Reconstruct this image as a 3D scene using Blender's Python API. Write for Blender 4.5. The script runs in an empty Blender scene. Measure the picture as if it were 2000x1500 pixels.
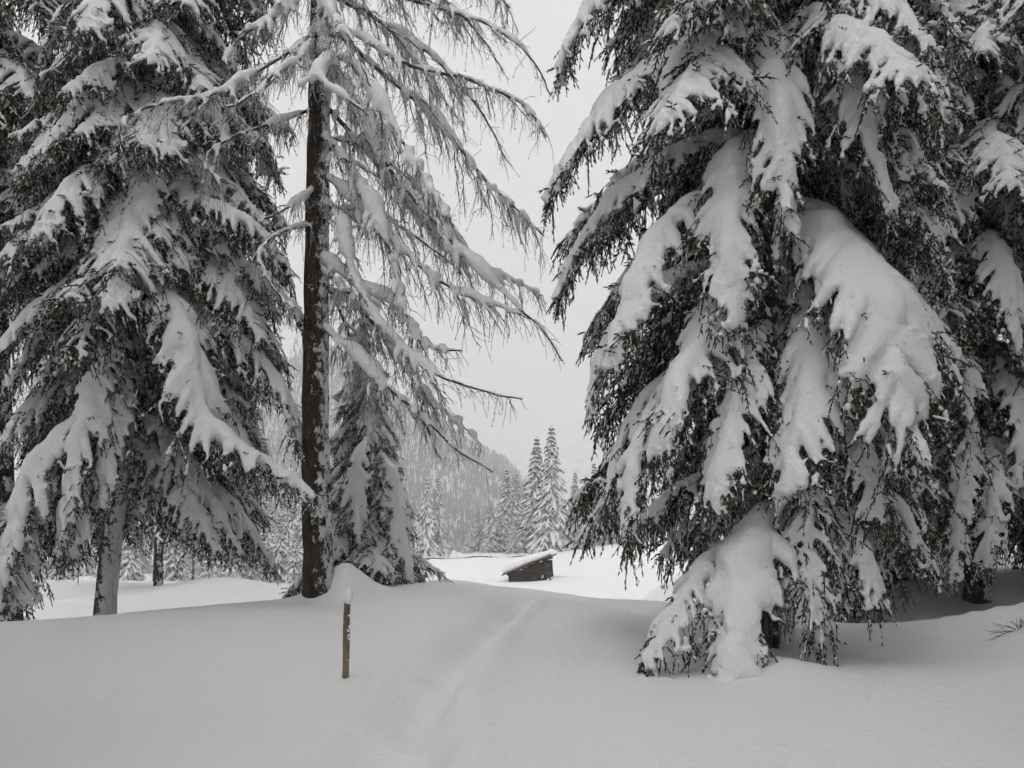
import bpy, bmesh, math, random
import numpy as np
from mathutils import Vector, noise as mnoise

sc = bpy.context.scene
col = sc.collection
R = math.radians

# ------------------------------------------------------------------ camera
EYE = 1.6
FPX = 1730.0                      # focal length in photo pixels (2000 wide)
HORIZ = 1010.0                    # photo row of eye level
cam_data = bpy.data.cameras.new('camera')
cam_data.sensor_width = 36.0
cam_data.lens = FPX / 2000 * 36.0
cam_data.shift_y = (HORIZ - 750) / 2000
cam_data.clip_start = 0.05
cam_data.clip_end = 12000
cam = bpy.data.objects.new('camera', cam_data)
cam.location = (0, 0, EYE)
cam.rotation_euler = (R(90), 0, 0)
col.objects.link(cam)
sc.camera = cam

# ------------------------------------------------------------------ sky
SUN_EL, SUN_ROT = 52, 205
world = bpy.data.worlds.new('World')
sc.world = world
world.use_nodes = True
nt = world.node_tree
nt.nodes.clear()
wo = nt.nodes.new('ShaderNodeOutputWorld')
bg = nt.nodes.new('ShaderNodeBackground')
sky = nt.nodes.new('ShaderNodeTexSky')
sky.sky_type = 'NISHITA'
sky.sun_disc = False
sky.sun_elevation = R(SUN_EL)
sky.sun_rotation = R(SUN_ROT)
sky.dust_density = 6.0
sky.air_density = 1.0
hs = nt.nodes.new('ShaderNodeHueSaturation')
hs.inputs['Saturation'].default_value = 0.08
tc = nt.nodes.new('ShaderNodeTexCoord')
sx = nt.nodes.new('ShaderNodeSeparateXYZ')
mr = nt.nodes.new('ShaderNodeMapRange')          # overcast sky: brighter towards the zenith
mr.inputs['From Min'].default_value = 0.0
mr.inputs['From Max'].default_value = 1.0
mr.inputs['To Min'].default_value = 6.2
mr.inputs['To Max'].default_value = 8.4
cmb = nt.nodes.new('ShaderNodeCombineColor')
nz = nt.nodes.new('ShaderNodeTexNoise')
nz.inputs['Scale'].default_value = 2.2
nz.inputs['Detail'].default_value = 4
nzr = nt.nodes.new('ShaderNodeMapRange')
nzr.inputs['To Min'].default_value = 0.95
nzr.inputs['To Max'].default_value = 1.05
mul = nt.nodes.new('ShaderNodeMath'); mul.operation = 'MULTIPLY'
tint = nt.nodes.new('ShaderNodeVectorMath'); tint.operation = 'MULTIPLY'
tint.inputs[1].default_value = (1.0, 1.0, 1.0)
mix = nt.nodes.new('ShaderNodeMixRGB')
mix.inputs['Fac'].default_value = 0.92
bg.inputs['Strength'].default_value = 0.1
L = nt.links.new
L(sky.outputs[0], hs.inputs['Color'])
L(tc.outputs['Generated'], sx.inputs[0])
L(tc.outputs['Generated'], nz.inputs['Vector'])
L(nz.outputs[0], nzr.inputs['Value'])
L(sx.outputs['Z'], mr.inputs['Value'])
L(mr.outputs[0], mul.inputs[0]); L(nzr.outputs[0], mul.inputs[1])
for k in range(3):
    L(mul.outputs[0], cmb.inputs[k])
L(cmb.outputs[0], tint.inputs[0])
L(hs.outputs[0], mix.inputs[1]); L(tint.outputs[0], mix.inputs[2])
L(mix.outputs[0], bg.inputs['Color'])
L(bg.outputs[0], wo.inputs['Surface'])

sun_d = bpy.data.lights.new('sun', 'SUN')
sun_d.energy = 0.8
sun_d.angle = R(40)
sun_d.color = (1.0, 0.98, 0.95)
sun = bpy.data.objects.new('sun', sun_d)
_a = R(SUN_ROT)
_sd = Vector((math.sin(_a) * math.cos(R(SUN_EL)), math.cos(_a) * math.cos(R(SUN_EL)), math.sin(R(SUN_EL))))
sun.rotation_euler = (-_sd).to_track_quat('-Z', 'Y').to_euler()
sun.location = _sd * 50 + Vector((0, 0, 20))
col.objects.link(sun)

sc.view_settings.view_transform = 'Standard'
sc.view_settings.look = 'None'
sc.view_settings.gamma = 1.0
sc.view_settings.exposure = 0.3
sc.view_settings.use_curve_mapping = False
sc.render.engine = 'CYCLES'
sc.cycles.max_bounces = 5
sc.cycles.diffuse_bounces = 3
sc.cycles.glossy_bounces = 2
sc.cycles.transmission_bounces = 0
sc.cycles.volume_bounces = 2
sc.cycles.use_denoising = True
sc.cycles.use_adaptive_sampling = True
sc.cycles.adaptive_threshold = 0.08
sc.cycles.adaptive_min_samples = 10

# ------------------------------------------------------------------ helpers
def at(px, py, Y):
    """photo pixel + distance -> world point"""
    return np.array([(px - 1000) / FPX * Y, Y, EYE + (HORIZ - py) / FPX * Y])

def tag(o, label=None, cat=None, group=None, kind=None):
    if label: o['label'] = label
    if cat: o['category'] = cat
    if group: o['group'] = group
    if kind: o['kind'] = kind
    return o

def empty(name, loc):
    o = bpy.data.objects.new(name, None)
    o.location = loc
    o.empty_display_size = 0.2
    col.objects.link(o)
    return o

def link(name, me, parent=None, loc=None, rz=None, scale=None):
    o = bpy.data.objects.new(name, me)
    col.objects.link(o)
    if parent: o.parent = parent
    if loc is not None: o.location = loc
    if rz is not None: o.rotation_euler = (0, 0, rz) if not isinstance(rz, tuple) else rz
    if scale is not None: o.scale = (scale,) * 3 if not isinstance(scale, tuple) else scale
    return o

class MB:
    """collects triangles into one mesh"""
    def __init__(self):
        self.v, self.f, self.m, self.s, self.n = [], [], [], [], 0
    def add(self, v, f, mat=0, smooth=False):
        v = np.asarray(v, float).reshape(-1, 3); f = np.asarray(f, np.int64).reshape(-1, 3)
        self.v.append(v); self.f.append(f + self.n)
        self.m.append(np.full(len(f), mat, np.int32) if np.isscalar(mat) else np.asarray(mat, np.int32))
        self.s.append(np.full(len(f), smooth, bool))
        self.n += len(v)
    def mesh(self, name, mats):
        me = bpy.data.meshes.new(name)
        if self.n:
            v = np.concatenate(self.v); f = np.concatenate(self.f)
            me.vertices.add(len(v)); me.vertices.foreach_set('co', v.ravel())
            me.loops.add(len(f) * 3); me.loops.foreach_set('vertex_index', f.ravel().astype(np.int32))
            me.polygons.add(len(f))
            me.polygons.foreach_set('loop_start', np.arange(0, len(f) * 3, 3, dtype=np.int32))
            me.polygons.foreach_set('loop_total', np.full(len(f), 3, np.int32))
            me.polygons.foreach_set('material_index', np.concatenate(self.m))
            me.polygons.foreach_set('use_smooth', np.concatenate(self.s))
            me.update(calc_edges=True)
        for m in mats: me.materials.append(m)
        return me

def unit(a):
    return a / np.maximum(np.linalg.norm(a, axis=-1, keepdims=True), 1e-9)

def frames(D):
    ref = np.zeros_like(D); ref[..., 2] = 1
    par = np.abs(D[..., 2]) > 0.95
    ref[par] = (1, 0, 0)
    U = unit(np.cross(D, ref)); V = np.cross(U, D)
    return U, V

def tubes(mb, P, Rr, sides=3, mat=0, smooth=True, cap=True):
    """P (n,k,3) polylines, Rr (n,k) radii"""
    P = np.asarray(P, float); Rr = np.asarray(Rr, float)
    if P.ndim == 2: P = P[None]; Rr = Rr[None]
    n, k, _ = P.shape
    if n == 0: return
    T = unit(np.gradient(P, axis=1))
    U, V = frames(T)
    a = np.arange(sides) * 2 * math.pi / sides
    ring = P[:, :, None, :] + Rr[:, :, None, None] * (np.cos(a)[None, None, :, None] * U[:, :, None, :] + np.sin(a)[None, None, :, None] * V[:, :, None, :])
    base = (np.arange(n) * k * sides)[:, None, None] + (np.arange(k - 1) * sides)[None, :, None] + np.arange(sides)[None, None, :]
    nxt = (np.arange(n) * k * sides)[:, None, None] + (np.arange(k - 1) * sides)[None, :, None] + ((np.arange(sides) + 1) % sides)[None, None, :]
    A, B, C, D_ = base, nxt, nxt + sides, base + sides
    f = np.concatenate([np.stack([A, B, C], -1).reshape(-1, 3), np.stack([A, C, D_], -1).reshape(-1, 3)])
    if cap and sides >= 3:
        last = (np.arange(n) * k * sides)[:, None] + (k - 1) * sides
        first = (np.arange(n) * k * sides)[:, None]
        for q in range(1, sides - 1):
            f = np.concatenate([f, np.concatenate([last, last + q, last + q + 1], 1), np.concatenate([first, first + q + 1, first + q], 1)])
    mb.add(ring.reshape(-1, 3), f, mat, smooth)

def spline(pts, n):
    """Catmull-Rom through the points, resampled evenly to n points"""
    p = np.asarray(pts, float)
    q = np.vstack([2 * p[0] - p[1], p, 2 * p[-1] - p[-2]])
    out = []
    for i in range(1, len(q) - 2):
        t = np.linspace(0, 1, 12, endpoint=False)[:, None]
        a, b, c, d = q[i - 1], q[i], q[i + 1], q[i + 2]
        out.append(0.5 * (2 * b + (c - a) * t + (2 * a - 5 * b + 4 * c - d) * t ** 2 + (3 * b - a - 3 * c + d) * t ** 3))
    out = np.vstack(out + [p[-1:]])
    s = np.concatenate([[0], np.cumsum(np.linalg.norm(np.diff(out, axis=0), axis=1))])
    u = np.linspace(0, s[-1], n)
    return np.stack([np.interp(u, s, out[:, k]) for k in range(3)], 1), s[-1]

def ico(sub):
    bm = bmesh.new()
    bmesh.ops.create_icosphere(bm, subdivisions=sub, radius=1)
    v = np.array([x.co[:] for x in bm.verts]); bm.faces.ensure_lookup_table()
    f = np.array([[q.index for q in x.verts] for x in bm.faces])
    bm.free()
    return v, f
ICO1, ICO2 = ico(1), ico(2)
OCTA = (np.array([[1, 0, 0], [-1, 0, 0], [0, 1, 0], [0, -1, 0], [0, 0, 1], [0, 0, -1]], float),
        np.array([[0, 2, 4], [2, 1, 4], [1, 3, 4], [3, 0, 4], [2, 0, 5], [1, 2, 5], [3, 1, 5], [0, 3, 5]]))

def blobs(mb, C, Rd, squash=0.8, tmpl=None, jit=None):
    v, f = tmpl or ICO2
    C = np.asarray(C, float).reshape(-1, 3); Rd = np.asarray(Rd, float).ravel()
    n = len(C)
    vv = v[None] * Rd[:, None, None] * np.array([1, 1, squash]) + C[:, None, :]
    ff = f[None] + (np.arange(n) * len(v))[:, None, None]
    mb.add(vv.reshape(-1, 3), ff.reshape(-1, 3), 0, True)

def fused(mb, name, mat, voxel, smooth=4, nz_amp=0.012, nz_scale=5.0, seed=0, adapt=0.0, grain=0.0):
    """fuse overlapping blobs into one smooth snow surface"""
    me = mb.mesh(name + '_raw', [])
    ob = bpy.data.objects.new(name + '_raw', me)
    col.objects.link(ob)
    md = ob.modifiers.new('r', 'REMESH'); md.mode = 'VOXEL'; md.voxel_size = voxel; md.adaptivity = adapt
    ms = ob.modifiers.new('s', 'SMOOTH'); ms.factor = 0.5; ms.iterations = smooth
    dg = bpy.context.evaluated_depsgraph_get()
    out = bpy.data.meshes.new_from_object(ob.evaluated_get(dg))
    bpy.data.objects.remove(ob); bpy.data.meshes.remove(me)
    n = len(out.vertices)
    co = np.empty(n * 3); out.vertices.foreach_get('co', co); co = co.reshape(-1, 3)
    no = np.empty(n * 3); out.vertices.foreach_get('normal', no); no = no.reshape(-1, 3)
    if nz_amp and n:
        q = co * nz_scale + seed * 7.13
        w = (np.sin(q[:, 0] * 1.7 + 1.3 * np.sin(q[:, 1] * 1.1 + q[:, 2])) + np.sin(q[:, 1] * 2.1 + 1.7 * np.sin(q[:, 2] * 1.3 + q[:, 0] * .7)) + np.sin(q[:, 2] * 2.6 + 1.1 * np.sin(q[:, 0] * 1.9)))
        w2 = np.sin(q[:, 0] * 5.1 + 2 * np.sin(q[:, 2] * 3.3)) * np.sin(q[:, 1] * 4.7 + 2 * np.sin(q[:, 0] * 2.9))
        w3 = np.sin(q[:, 0] * 13 + 2.2 * np.sin(q[:, 1] * 9.1)) * np.sin(q[:, 2] * 15 + 2 * np.sin(q[:, 0] * 7.7)) + .7 * np.sin(q[:, 1] * 21 + 2 * np.sin(q[:, 2] * 17))
        co = co + no * ((w / 3) * nz_amp + w2 * nz_amp * 0.4 + w3 * grain)[:, None]
        out.vertices.foreach_set('co', co.ravel())
    ne = len(out.edges)
    if ne:
        ed = np.empty(ne * 2, np.int32); out.edges.foreach_get('vertices', ed); ed = ed.reshape(-1, 2)
        lab = np.arange(n)
        for _ in range(400):
            old = lab.copy()
            m_ = np.minimum(lab[ed[:, 0]], lab[ed[:, 1]])
            np.minimum.at(lab, ed[:, 0], m_); np.minimum.at(lab, ed[:, 1], m_)
            lab = lab[lab]
            if (lab == old).all(): break
        ids, cnt = np.unique(lab, return_counts=True)
        if 1 < len(ids) <= 8:               # a crumb or two that came off: leave it out
            kp = ids[cnt.argmax()]
            bm = bmesh.new(); bm.from_mesh(out); bm.verts.ensure_lookup_table()
            bmesh.ops.delete(bm, geom=[bm.verts[int(i)] for i in np.where(lab != kp)[0]], context='VERTS')
            bm.to_mesh(out); bm.free()
    out.polygons.foreach_set('use_smooth', np.ones(len(out.polygons), bool))
    out.materials.clear(); out.materials.append(mat)
    out.name = name
    out.update()
    return out

# ------------------------------------------------------------------ materials
def new_mat(name, rough=0.7, spec=0.25):
    m = bpy.data.materials.new(name); m.use_nodes = True
    b = m.node_tree.nodes['Principled BSDF']
    b.inputs['Roughness'].default_value = rough
    b.inputs['Specular IOR Level'].default_value = spec
    return m, m.node_tree, b

def noise_node(t, scale, detail=4, rough=0.55, coord='Object', vec_scale=None):
    tc_ = t.nodes.new('ShaderNodeTexCoord')
    n_ = t.nodes.new('ShaderNodeTexNoise')
    n_.inputs['Scale'].default_value = scale; n_.inputs['Detail'].default_value = detail; n_.inputs['Roughness'].default_value = rough
    if vec_scale:
        mp = t.nodes.new('ShaderNodeMapping'); mp.inputs['Scale'].default_value = vec_scale
        t.links.new(tc_.outputs[coord], mp.inputs[0]); t.links.new(mp.outputs[0], n_.inputs['Vector'])
    else:
        t.links.new(tc_.outputs[coord], n_.inputs['Vector'])
    return n_

def ramp(t, src, stops):
    r_ = t.nodes.new('ShaderNodeValToRGB')
    e = r_.color_ramp.elements
    e[0].position, e[0].color = stops[0][0], (*stops[0][1], 1)
    e[1].position, e[1].color = stops[-1][0], (*stops[-1][1], 1)
    for p_, c_ in stops[1:-1]:
        x = e.new(p_); x.color = (*c_, 1)
    t.links.new(src, r_.inputs[0])
    return r_

def bump(t, b, src, strength, dist):
    bp = t.nodes.new('ShaderNodeBump'); bp.inputs['Strength'].default_value = strength; bp.inputs['Distance'].default_value = dist
    t.links.new(src, bp.inputs['Height']); t.links.new(bp.outputs[0], b.inputs['Normal'])
    return bp

def mk_snow(name, c, scale, dist, coord='Object'):
    m, t, b = new_mat(name, 0.75, 0.15)
    n1 = noise_node(t, scale, 8, 0.65, coord)
    rr = ramp(t, n1.outputs[0], [(0.3, tuple(x * 0.965 for x in c)), (0.7, c)])
    t.links.new(rr.outputs[0], b.inputs['Base Color'])
    bump(t, b, n1.outputs[0], 0.75, dist)
    return m

SNOW = mk_snow('snow', (0.87, 0.87, 0.875), 34, 0.03)
SNOW_GROUND = mk_snow('snow_ground', (0.88, 0.88, 0.883), 11, 0.03)
_t = SNOW_GROUND.node_tree                        # fine crystals on top of the soft relief
_n2 = noise_node(_t, 140, 3, .7)
_b1 = next(q for q in _t.nodes if q.type == 'BUMP')
_b2 = _t.nodes.new('ShaderNodeBump'); _b2.inputs['Strength'].default_value = .7; _b2.inputs['Distance'].default_value = .008
_t.links.new(_n2.outputs[0], _b2.inputs['Height']); _t.links.new(_b1.outputs[0], _b2.inputs['Normal'])
_t.links.new(_b2.outputs[0], _t.nodes['Principled BSDF'].inputs['Normal'])
SNOW_FAR = mk_snow('snow_far', (0.82, 0.82, 0.83), 3, 0.05)

def mk_two(name, c1, c2, scale, rough=0.7, detail=4, vec_scale=None, bd=0.0, lo=0.35, hi=0.65):
    m, t, b = new_mat(name, rough, 0.2)
    n1 = noise_node(t, scale, detail, 0.6, 'Object', vec_scale)
    rr = ramp(t, n1.outputs[0], [(lo, c1), (hi, c2)])
    t.links.new(rr.outputs[0], b.inputs['Base Color'])
    if bd: bump(t, b, n1.outputs[0], 0.9, bd)
    return m
NEEDLE = mk_two('spruce_needles', (0.019, 0.024, 0.014), (0.066, 0.072, 0.045), 9, 0.6)
NEEDLE_FAR = mk_two('far_needles', (0.028, 0.032, 0.025), (0.07, 0.074, 0.058), 3, 0.7)
BARK_TWIG = mk_two('twig_bark', (0.035, 0.028, 0.022), (0.075, 0.06, 0.048), 14)
LARCH_TWIG = mk_two('larch_twig', (0.07, 0.06, 0.052), (0.62, 0.61, 0.60), 22, 0.8, 3, lo=0.34, hi=0.6)
LARCH_BARK = mk_two('larch_branch_bark', (0.045, 0.036, 0.03), (0.10, 0.085, 0.072), 20)
FROST_TWIG = mk_two('frosted_twig', (0.16, 0.145, 0.13), (0.6, 0.59, 0.58), 8, 0.8)

def mk_trunk(name, c1, c2, snow_dir, amount, scale=1.0):
    """bark with snow plastered on the weather side"""
    m, t, b = new_mat(name, 0.85, 0.15)
    n1 = noise_node(t, 9 * scale, 8, 0.7, 'Object', (1, 1, 0.28))
    vor = t.nodes.new('ShaderNodeTexVoronoi'); vor.inputs['Scale'].default_value = 26 * scale
    tc_ = t.nodes.new('ShaderNodeTexCoord'); mp = t.nodes.new('ShaderNodeMapping'); mp.inputs['Scale'].default_value = (1, 1, 0.4)
    t.links.new(tc_.outputs['Object'], mp.inputs[0]); t.links.new(mp.outputs[0], vor.inputs['Vector'])
    bark = ramp(t, n1.outputs[0], [(0.32, c1), (0.7, c2)])
    ns = noise_node(t, 7 * scale, 9, 0.72, 'Object', (1, 1, 0.7))
    nf = noise_node(t, 32 * scale, 5, 0.7, 'Object')
    geo = t.nodes.new('ShaderNodeNewGeometry')
    dot = t.nodes.new('ShaderNodeVectorMath'); dot.operation = 'DOT_PRODUCT'
    dot.inputs[1].default_value = snow_dir
    t.links.new(geo.outputs['Normal'], dot.inputs[0])
    def math_(op, a, b_):
        q = t.nodes.new('ShaderNodeMath'); q.operation = op
        for i, x in enumerate((a, b_)):
            if isinstance(x, (int, float)): q.inputs[i].default_value = x
            else: t.links.new(x, q.inputs[i])
        return q.outputs[0]
    s = math_('ADD', math_('MULTIPLY', dot.outputs['Value'], 0.17), ns.outputs[0])
    s = math_('ADD', s, math_('MULTIPLY', nf.outputs[0], 0.35))
    s = math_('ADD', s, amount - 0.175)
    mask = ramp(t, s, [(0.62, (0, 0, 0)), (0.66, (1, 1, 1))])
    mx = t.nodes.new('ShaderNodeMixRGB'); mx.inputs[2].default_value = (0.8, 0.8, 0.81, 1)
    t.links.new(mask.outputs[0], mx.inputs[0]); t.links.new(bark.outputs[0], mx.inputs[1])
    t.links.new(mx.outputs[0], b.inputs['Base Color'])
    h = math_('ADD', math_('MULTIPLY', vor.outputs['Distance'], 0.6), n1.outputs[0])
    h = math_('ADD', h, math_('MULTIPLY', mask.outputs[0], 0.8))
    bump(t, b, h, 1.0, 0.06)
    return m
TRUNK_LARCH = mk_trunk('larch_trunk_bark', (0.02, 0.015, 0.012), (0.085, 0.062, 0.048), (0.9, -0.25, 0.2), 0.015, 1.3)
TRUNK_SPRUCE = mk_trunk('spruce_trunk_bark', (0.045, 0.038, 0.033), (0.12, 0.105, 0.092), (0.8, -0.5, 0.2), 0.09)
TRUNK_DARK = mk_trunk('dark_trunk_bark', (0.02, 0.016, 0.015), (0.065, 0.055, 0.05), (0.6, -0.6, 0.2), -0.01)

# ------------------------------------------------------------------ ground
def sstep(t):
    t = np.clip(t, 0, 1); return t * t * (3 - 2 * t)

_pp = np.array([(-0.62, 0.0), (-0.62, 3.0), (-0.66, 5.4), (-0.74, 7.3), (-0.55, 9.6), (-0.1, 12.2), (0.25, 14.6), (0.9, 18.0), (2.0, 24.0)])

def H(x, y):
    x = np.asarray(x, float); y = np.asarray(y, float)
    cx = [-30, -12, -6.4, -5.4, -3.4, -1.5, 0, 2, 4.5, 6.4, 10, 30]
    yc = np.interp(x, cx, [10, 10.5, 11, 11.5, 13.5, 15.6, 15, 14, 12, 11, 11, 11])
    zc = np.interp(x, cx, [.5, .4, .30, .32, .39, .42, .26, .09, .14, .60, 1.0, 1.8])
    near = zc * sstep((y - 5.5) / (yc - 5.5))
    # beyond the crest
    wl = sstep((-x - 3.2) / 1.6); wr = sstep((x - 4.0) / 2.0)
    ys = yc + 0.3 + wl * (27 - yc) + wr * (24 - yc)
    dip = -(wl * 0.45 + wr * 0.5) * np.exp(-((y - yc - 2.0) / 1.5) ** 2) * (y > yc)
    flat = wl * (-0.9) * sstep((y - yc) / 6) + wr * (-0.2) * sstep((y - yc) / 6)
    field = -3.05 + np.clip((x - 3) * 0.12, 0, 1.1) * sstep((y - 62) / 40) + 0.25 * np.sin(x * 0.05 + 1.0) * sstep((y - 40) / 40) - 0.16 * sstep((y - 45) / 20) * np.exp(-((x + 14) / 10) ** 2)
    d = sstep((y - ys) / 25.0)
    z = near + dip + flat
    z = z * (1 - d) + field * d
    far = sstep((y - 112) / 260.0)
    z = z - 16 * far - 10 * sstep((y - 400) / 1500)
    def g(px_, py_, a, sx_, sy_):
        return a * np.exp(-((x - px_) / sx_) ** 2 - ((y - py_) / sy_) ** 2)
    z = z + g(-2.5, 13.1, .44, .33, .45) + g(-2.81, 12.95, .14, .5, .4) + g(-2.2, 13.35, .2, .34, .4) + g(-1.85, 13.7, .1, .4, .4) + g(-2.32, 12.75, .1, .16, .2)
    z = z + g(-8.3, 25, .5, 1.7, 2.2) + g(-14.5, 26, .25, 2.5, 2.2) + g(-6.4, 13.6, -.16, .75, .55) + g(-7.4, 13.2, -.12, 1.0, .7)
    z = z + g(4.7, 10.6, -.26, 1.0, .9) + g(2.62, 8.75, .16, .5, .5) + g(1.9, 9.6, -.10, .6, .5) + g(5.2, 8.6, .08, 1.2, .6)
    z = z + g(3.0, 60.6, .32, 1.3, 2.5)
    z = z + g(-1.56, 8.22, .035, .22, .22) + g(-1.62, 8.1, -.03, .12, .12)
    # trodden path, snowed over again
    px_ = np.interp(y, _pp[:, 1], _pp[:, 0])
    u = x - px_
    pw = np.interp(y, [4, 7.5, 11], [1.7, 1.25, .85])
    amp = sstep((16.2 - y) / 3.0) * sstep((y + 3) / 3)
    z = z + amp * (-np.interp(y, [5, 10], [.23, .22]) * np.where(u < 0, np.exp(-(u / (0.30 * pw)) ** 2), np.exp(-(u / (0.15 * pw)) ** 2)) + 0.085 * np.exp(-((u - 0.30 * pw) / (0.17 * pw)) ** 2) + 0.03 * np.exp(-((u + 0.7) / 0.3) ** 2)) * (1 + .25 * np.sin(y * 4.3 + 1.1 * np.sin(y * 2.1)))
    # soft undulation
    nearw = 1 / (1 + (y / 60.0) ** 2)
    z = z + 0.03 * np.sin(x * 0.9 + 1.7 * np.sin(y * 0.37)) * np.sin(y * 0.8 + 0.6 * np.sin(x * 0.5)) + 0.012 * np.sin(x * 2.3 + y * 0.9 + 1.2 * np.sin(y * 1.3)) * nearw
    z = z + 0.017 * np.sin(x * 1.3 - y * 2.1 + 1.5 * np.sin(x * 0.7)) * nearw + 0.25 * np.sin(x * 0.031 + 2) * np.sin(y * 0.027) * sstep((y - 30) / 40)
    back = sstep((-y - 2) / 20)
    return z + back * 0.8

def axis(dense, d, far, growth):
    a = [0.0]; s = d
    while a[-1] < far:
        if a[-1] > dense: s *= growth
        a.append(a[-1] + s)
    return np.array(a)
xp = axis(2.6, 0.1, 2600, 1.05); xs = np.concatenate([-xp[:0:-1], xp])
yp = axis(17, 0.14, 3600, 1.06); yn = axis(1, 0.2, 400, 1.16)
ys_ = np.concatenate([-yn[:0:-1], yp])
GX, GY = np.meshgrid(xs, ys_)
GZ = H(GX, GY)
gm = MB()
nx, ny = len(xs), len(ys_)
idx = np.arange(nx * ny).reshape(ny, nx)
a, b_, c, d_ = idx[:-1, :-1], idx[:-1, 1:], idx[1:, 1:], idx[1:, :-1]
gm.add(np.stack([GX, GY, GZ], -1).reshape(-1, 3), np.concatenate([np.stack([a, b_, c], -1).reshape(-1, 3), np.stack([a, c, d_], -1).reshape(-1, 3)]), 0, True)
ground = link('snow_ground', gm.mesh('snow_ground', [SNOW_GROUND]))
tag(ground, kind='structure', label='deep smooth untracked snow with a faint filled-in path')

# ------------------------------------------------------------------ spruce boughs
def shoots(mb, P, D, Ls, Rs, rng, n_needle=10, dust=0.5, m_needle=1, m_snow=2, nl=0.03):
    """needle-covered shoots: a slim core and a bristle of needles"""
    n = len(P)
    if n == 0: return
    U, V = frames(D)
    M = P + D * (.45 * Ls)[:, None]
    c = np.stack([P, P + D * Ls[:, None], M + U * Rs[:, None],
                  M - U * (.5 * Rs)[:, None] + V * (.87 * Rs)[:, None], M - U * (.5 * Rs)[:, None] - V * (.87 * Rs)[:, None]], 1)
    f = np.array([[0, 3, 2], [0, 4, 3], [0, 2, 4], [1, 2, 3], [1, 3, 4], [1, 4, 2]])
    fn = unit(np.cross(c[:, f[:, 1]] - c[:, f[:, 0]], c[:, f[:, 2]] - c[:, f[:, 0]]))
    fm = np.where((np.abs(fn[..., 2]) > .3) & (rng.random((n, 6)) < dust * .55), m_snow, m_needle)
    mb.add(c.reshape(-1, 3), f[None] + (np.arange(n) * 5)[:, None, None], fm.ravel(), False)
    k = n_needle
    fr = (np.arange(k) + .5) / k * .86 + .06
    fr = np.broadcast_to(fr, (n, k)) + rng.uniform(-.03, .03, (n, k))
    th = rng.uniform(0, 2 * math.pi, (n, k))
    rad = np.cos(th)[..., None] * U[:, None] + np.sin(th)[..., None] * V[:, None]
    tan = -np.sin(th)[..., None] * U[:, None] + np.cos(th)[..., None] * V[:, None]
    root = P[:, None] + D[:, None] * (fr * Ls[:, None])[..., None]
    dr = unit(D[:, None] * .75 + rad * .8)
    ln = rng.uniform(.75, 1.25, (n, k)) * nl
    w = nl * .22
    v = np.stack([root + tan * w, root - tan * w, root + dr * ln[..., None]], 2)
    up = rad[..., 2] + .25 * rng.standard_normal((n, k))
    mi = np.where((up > .15) & (rng.random((n, k)) < dust), m_snow, m_needle)
    mb.add(v.reshape(-1, 3), np.arange(n * k * 3).reshape(-1, 3), mi.ravel(), False)

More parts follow.
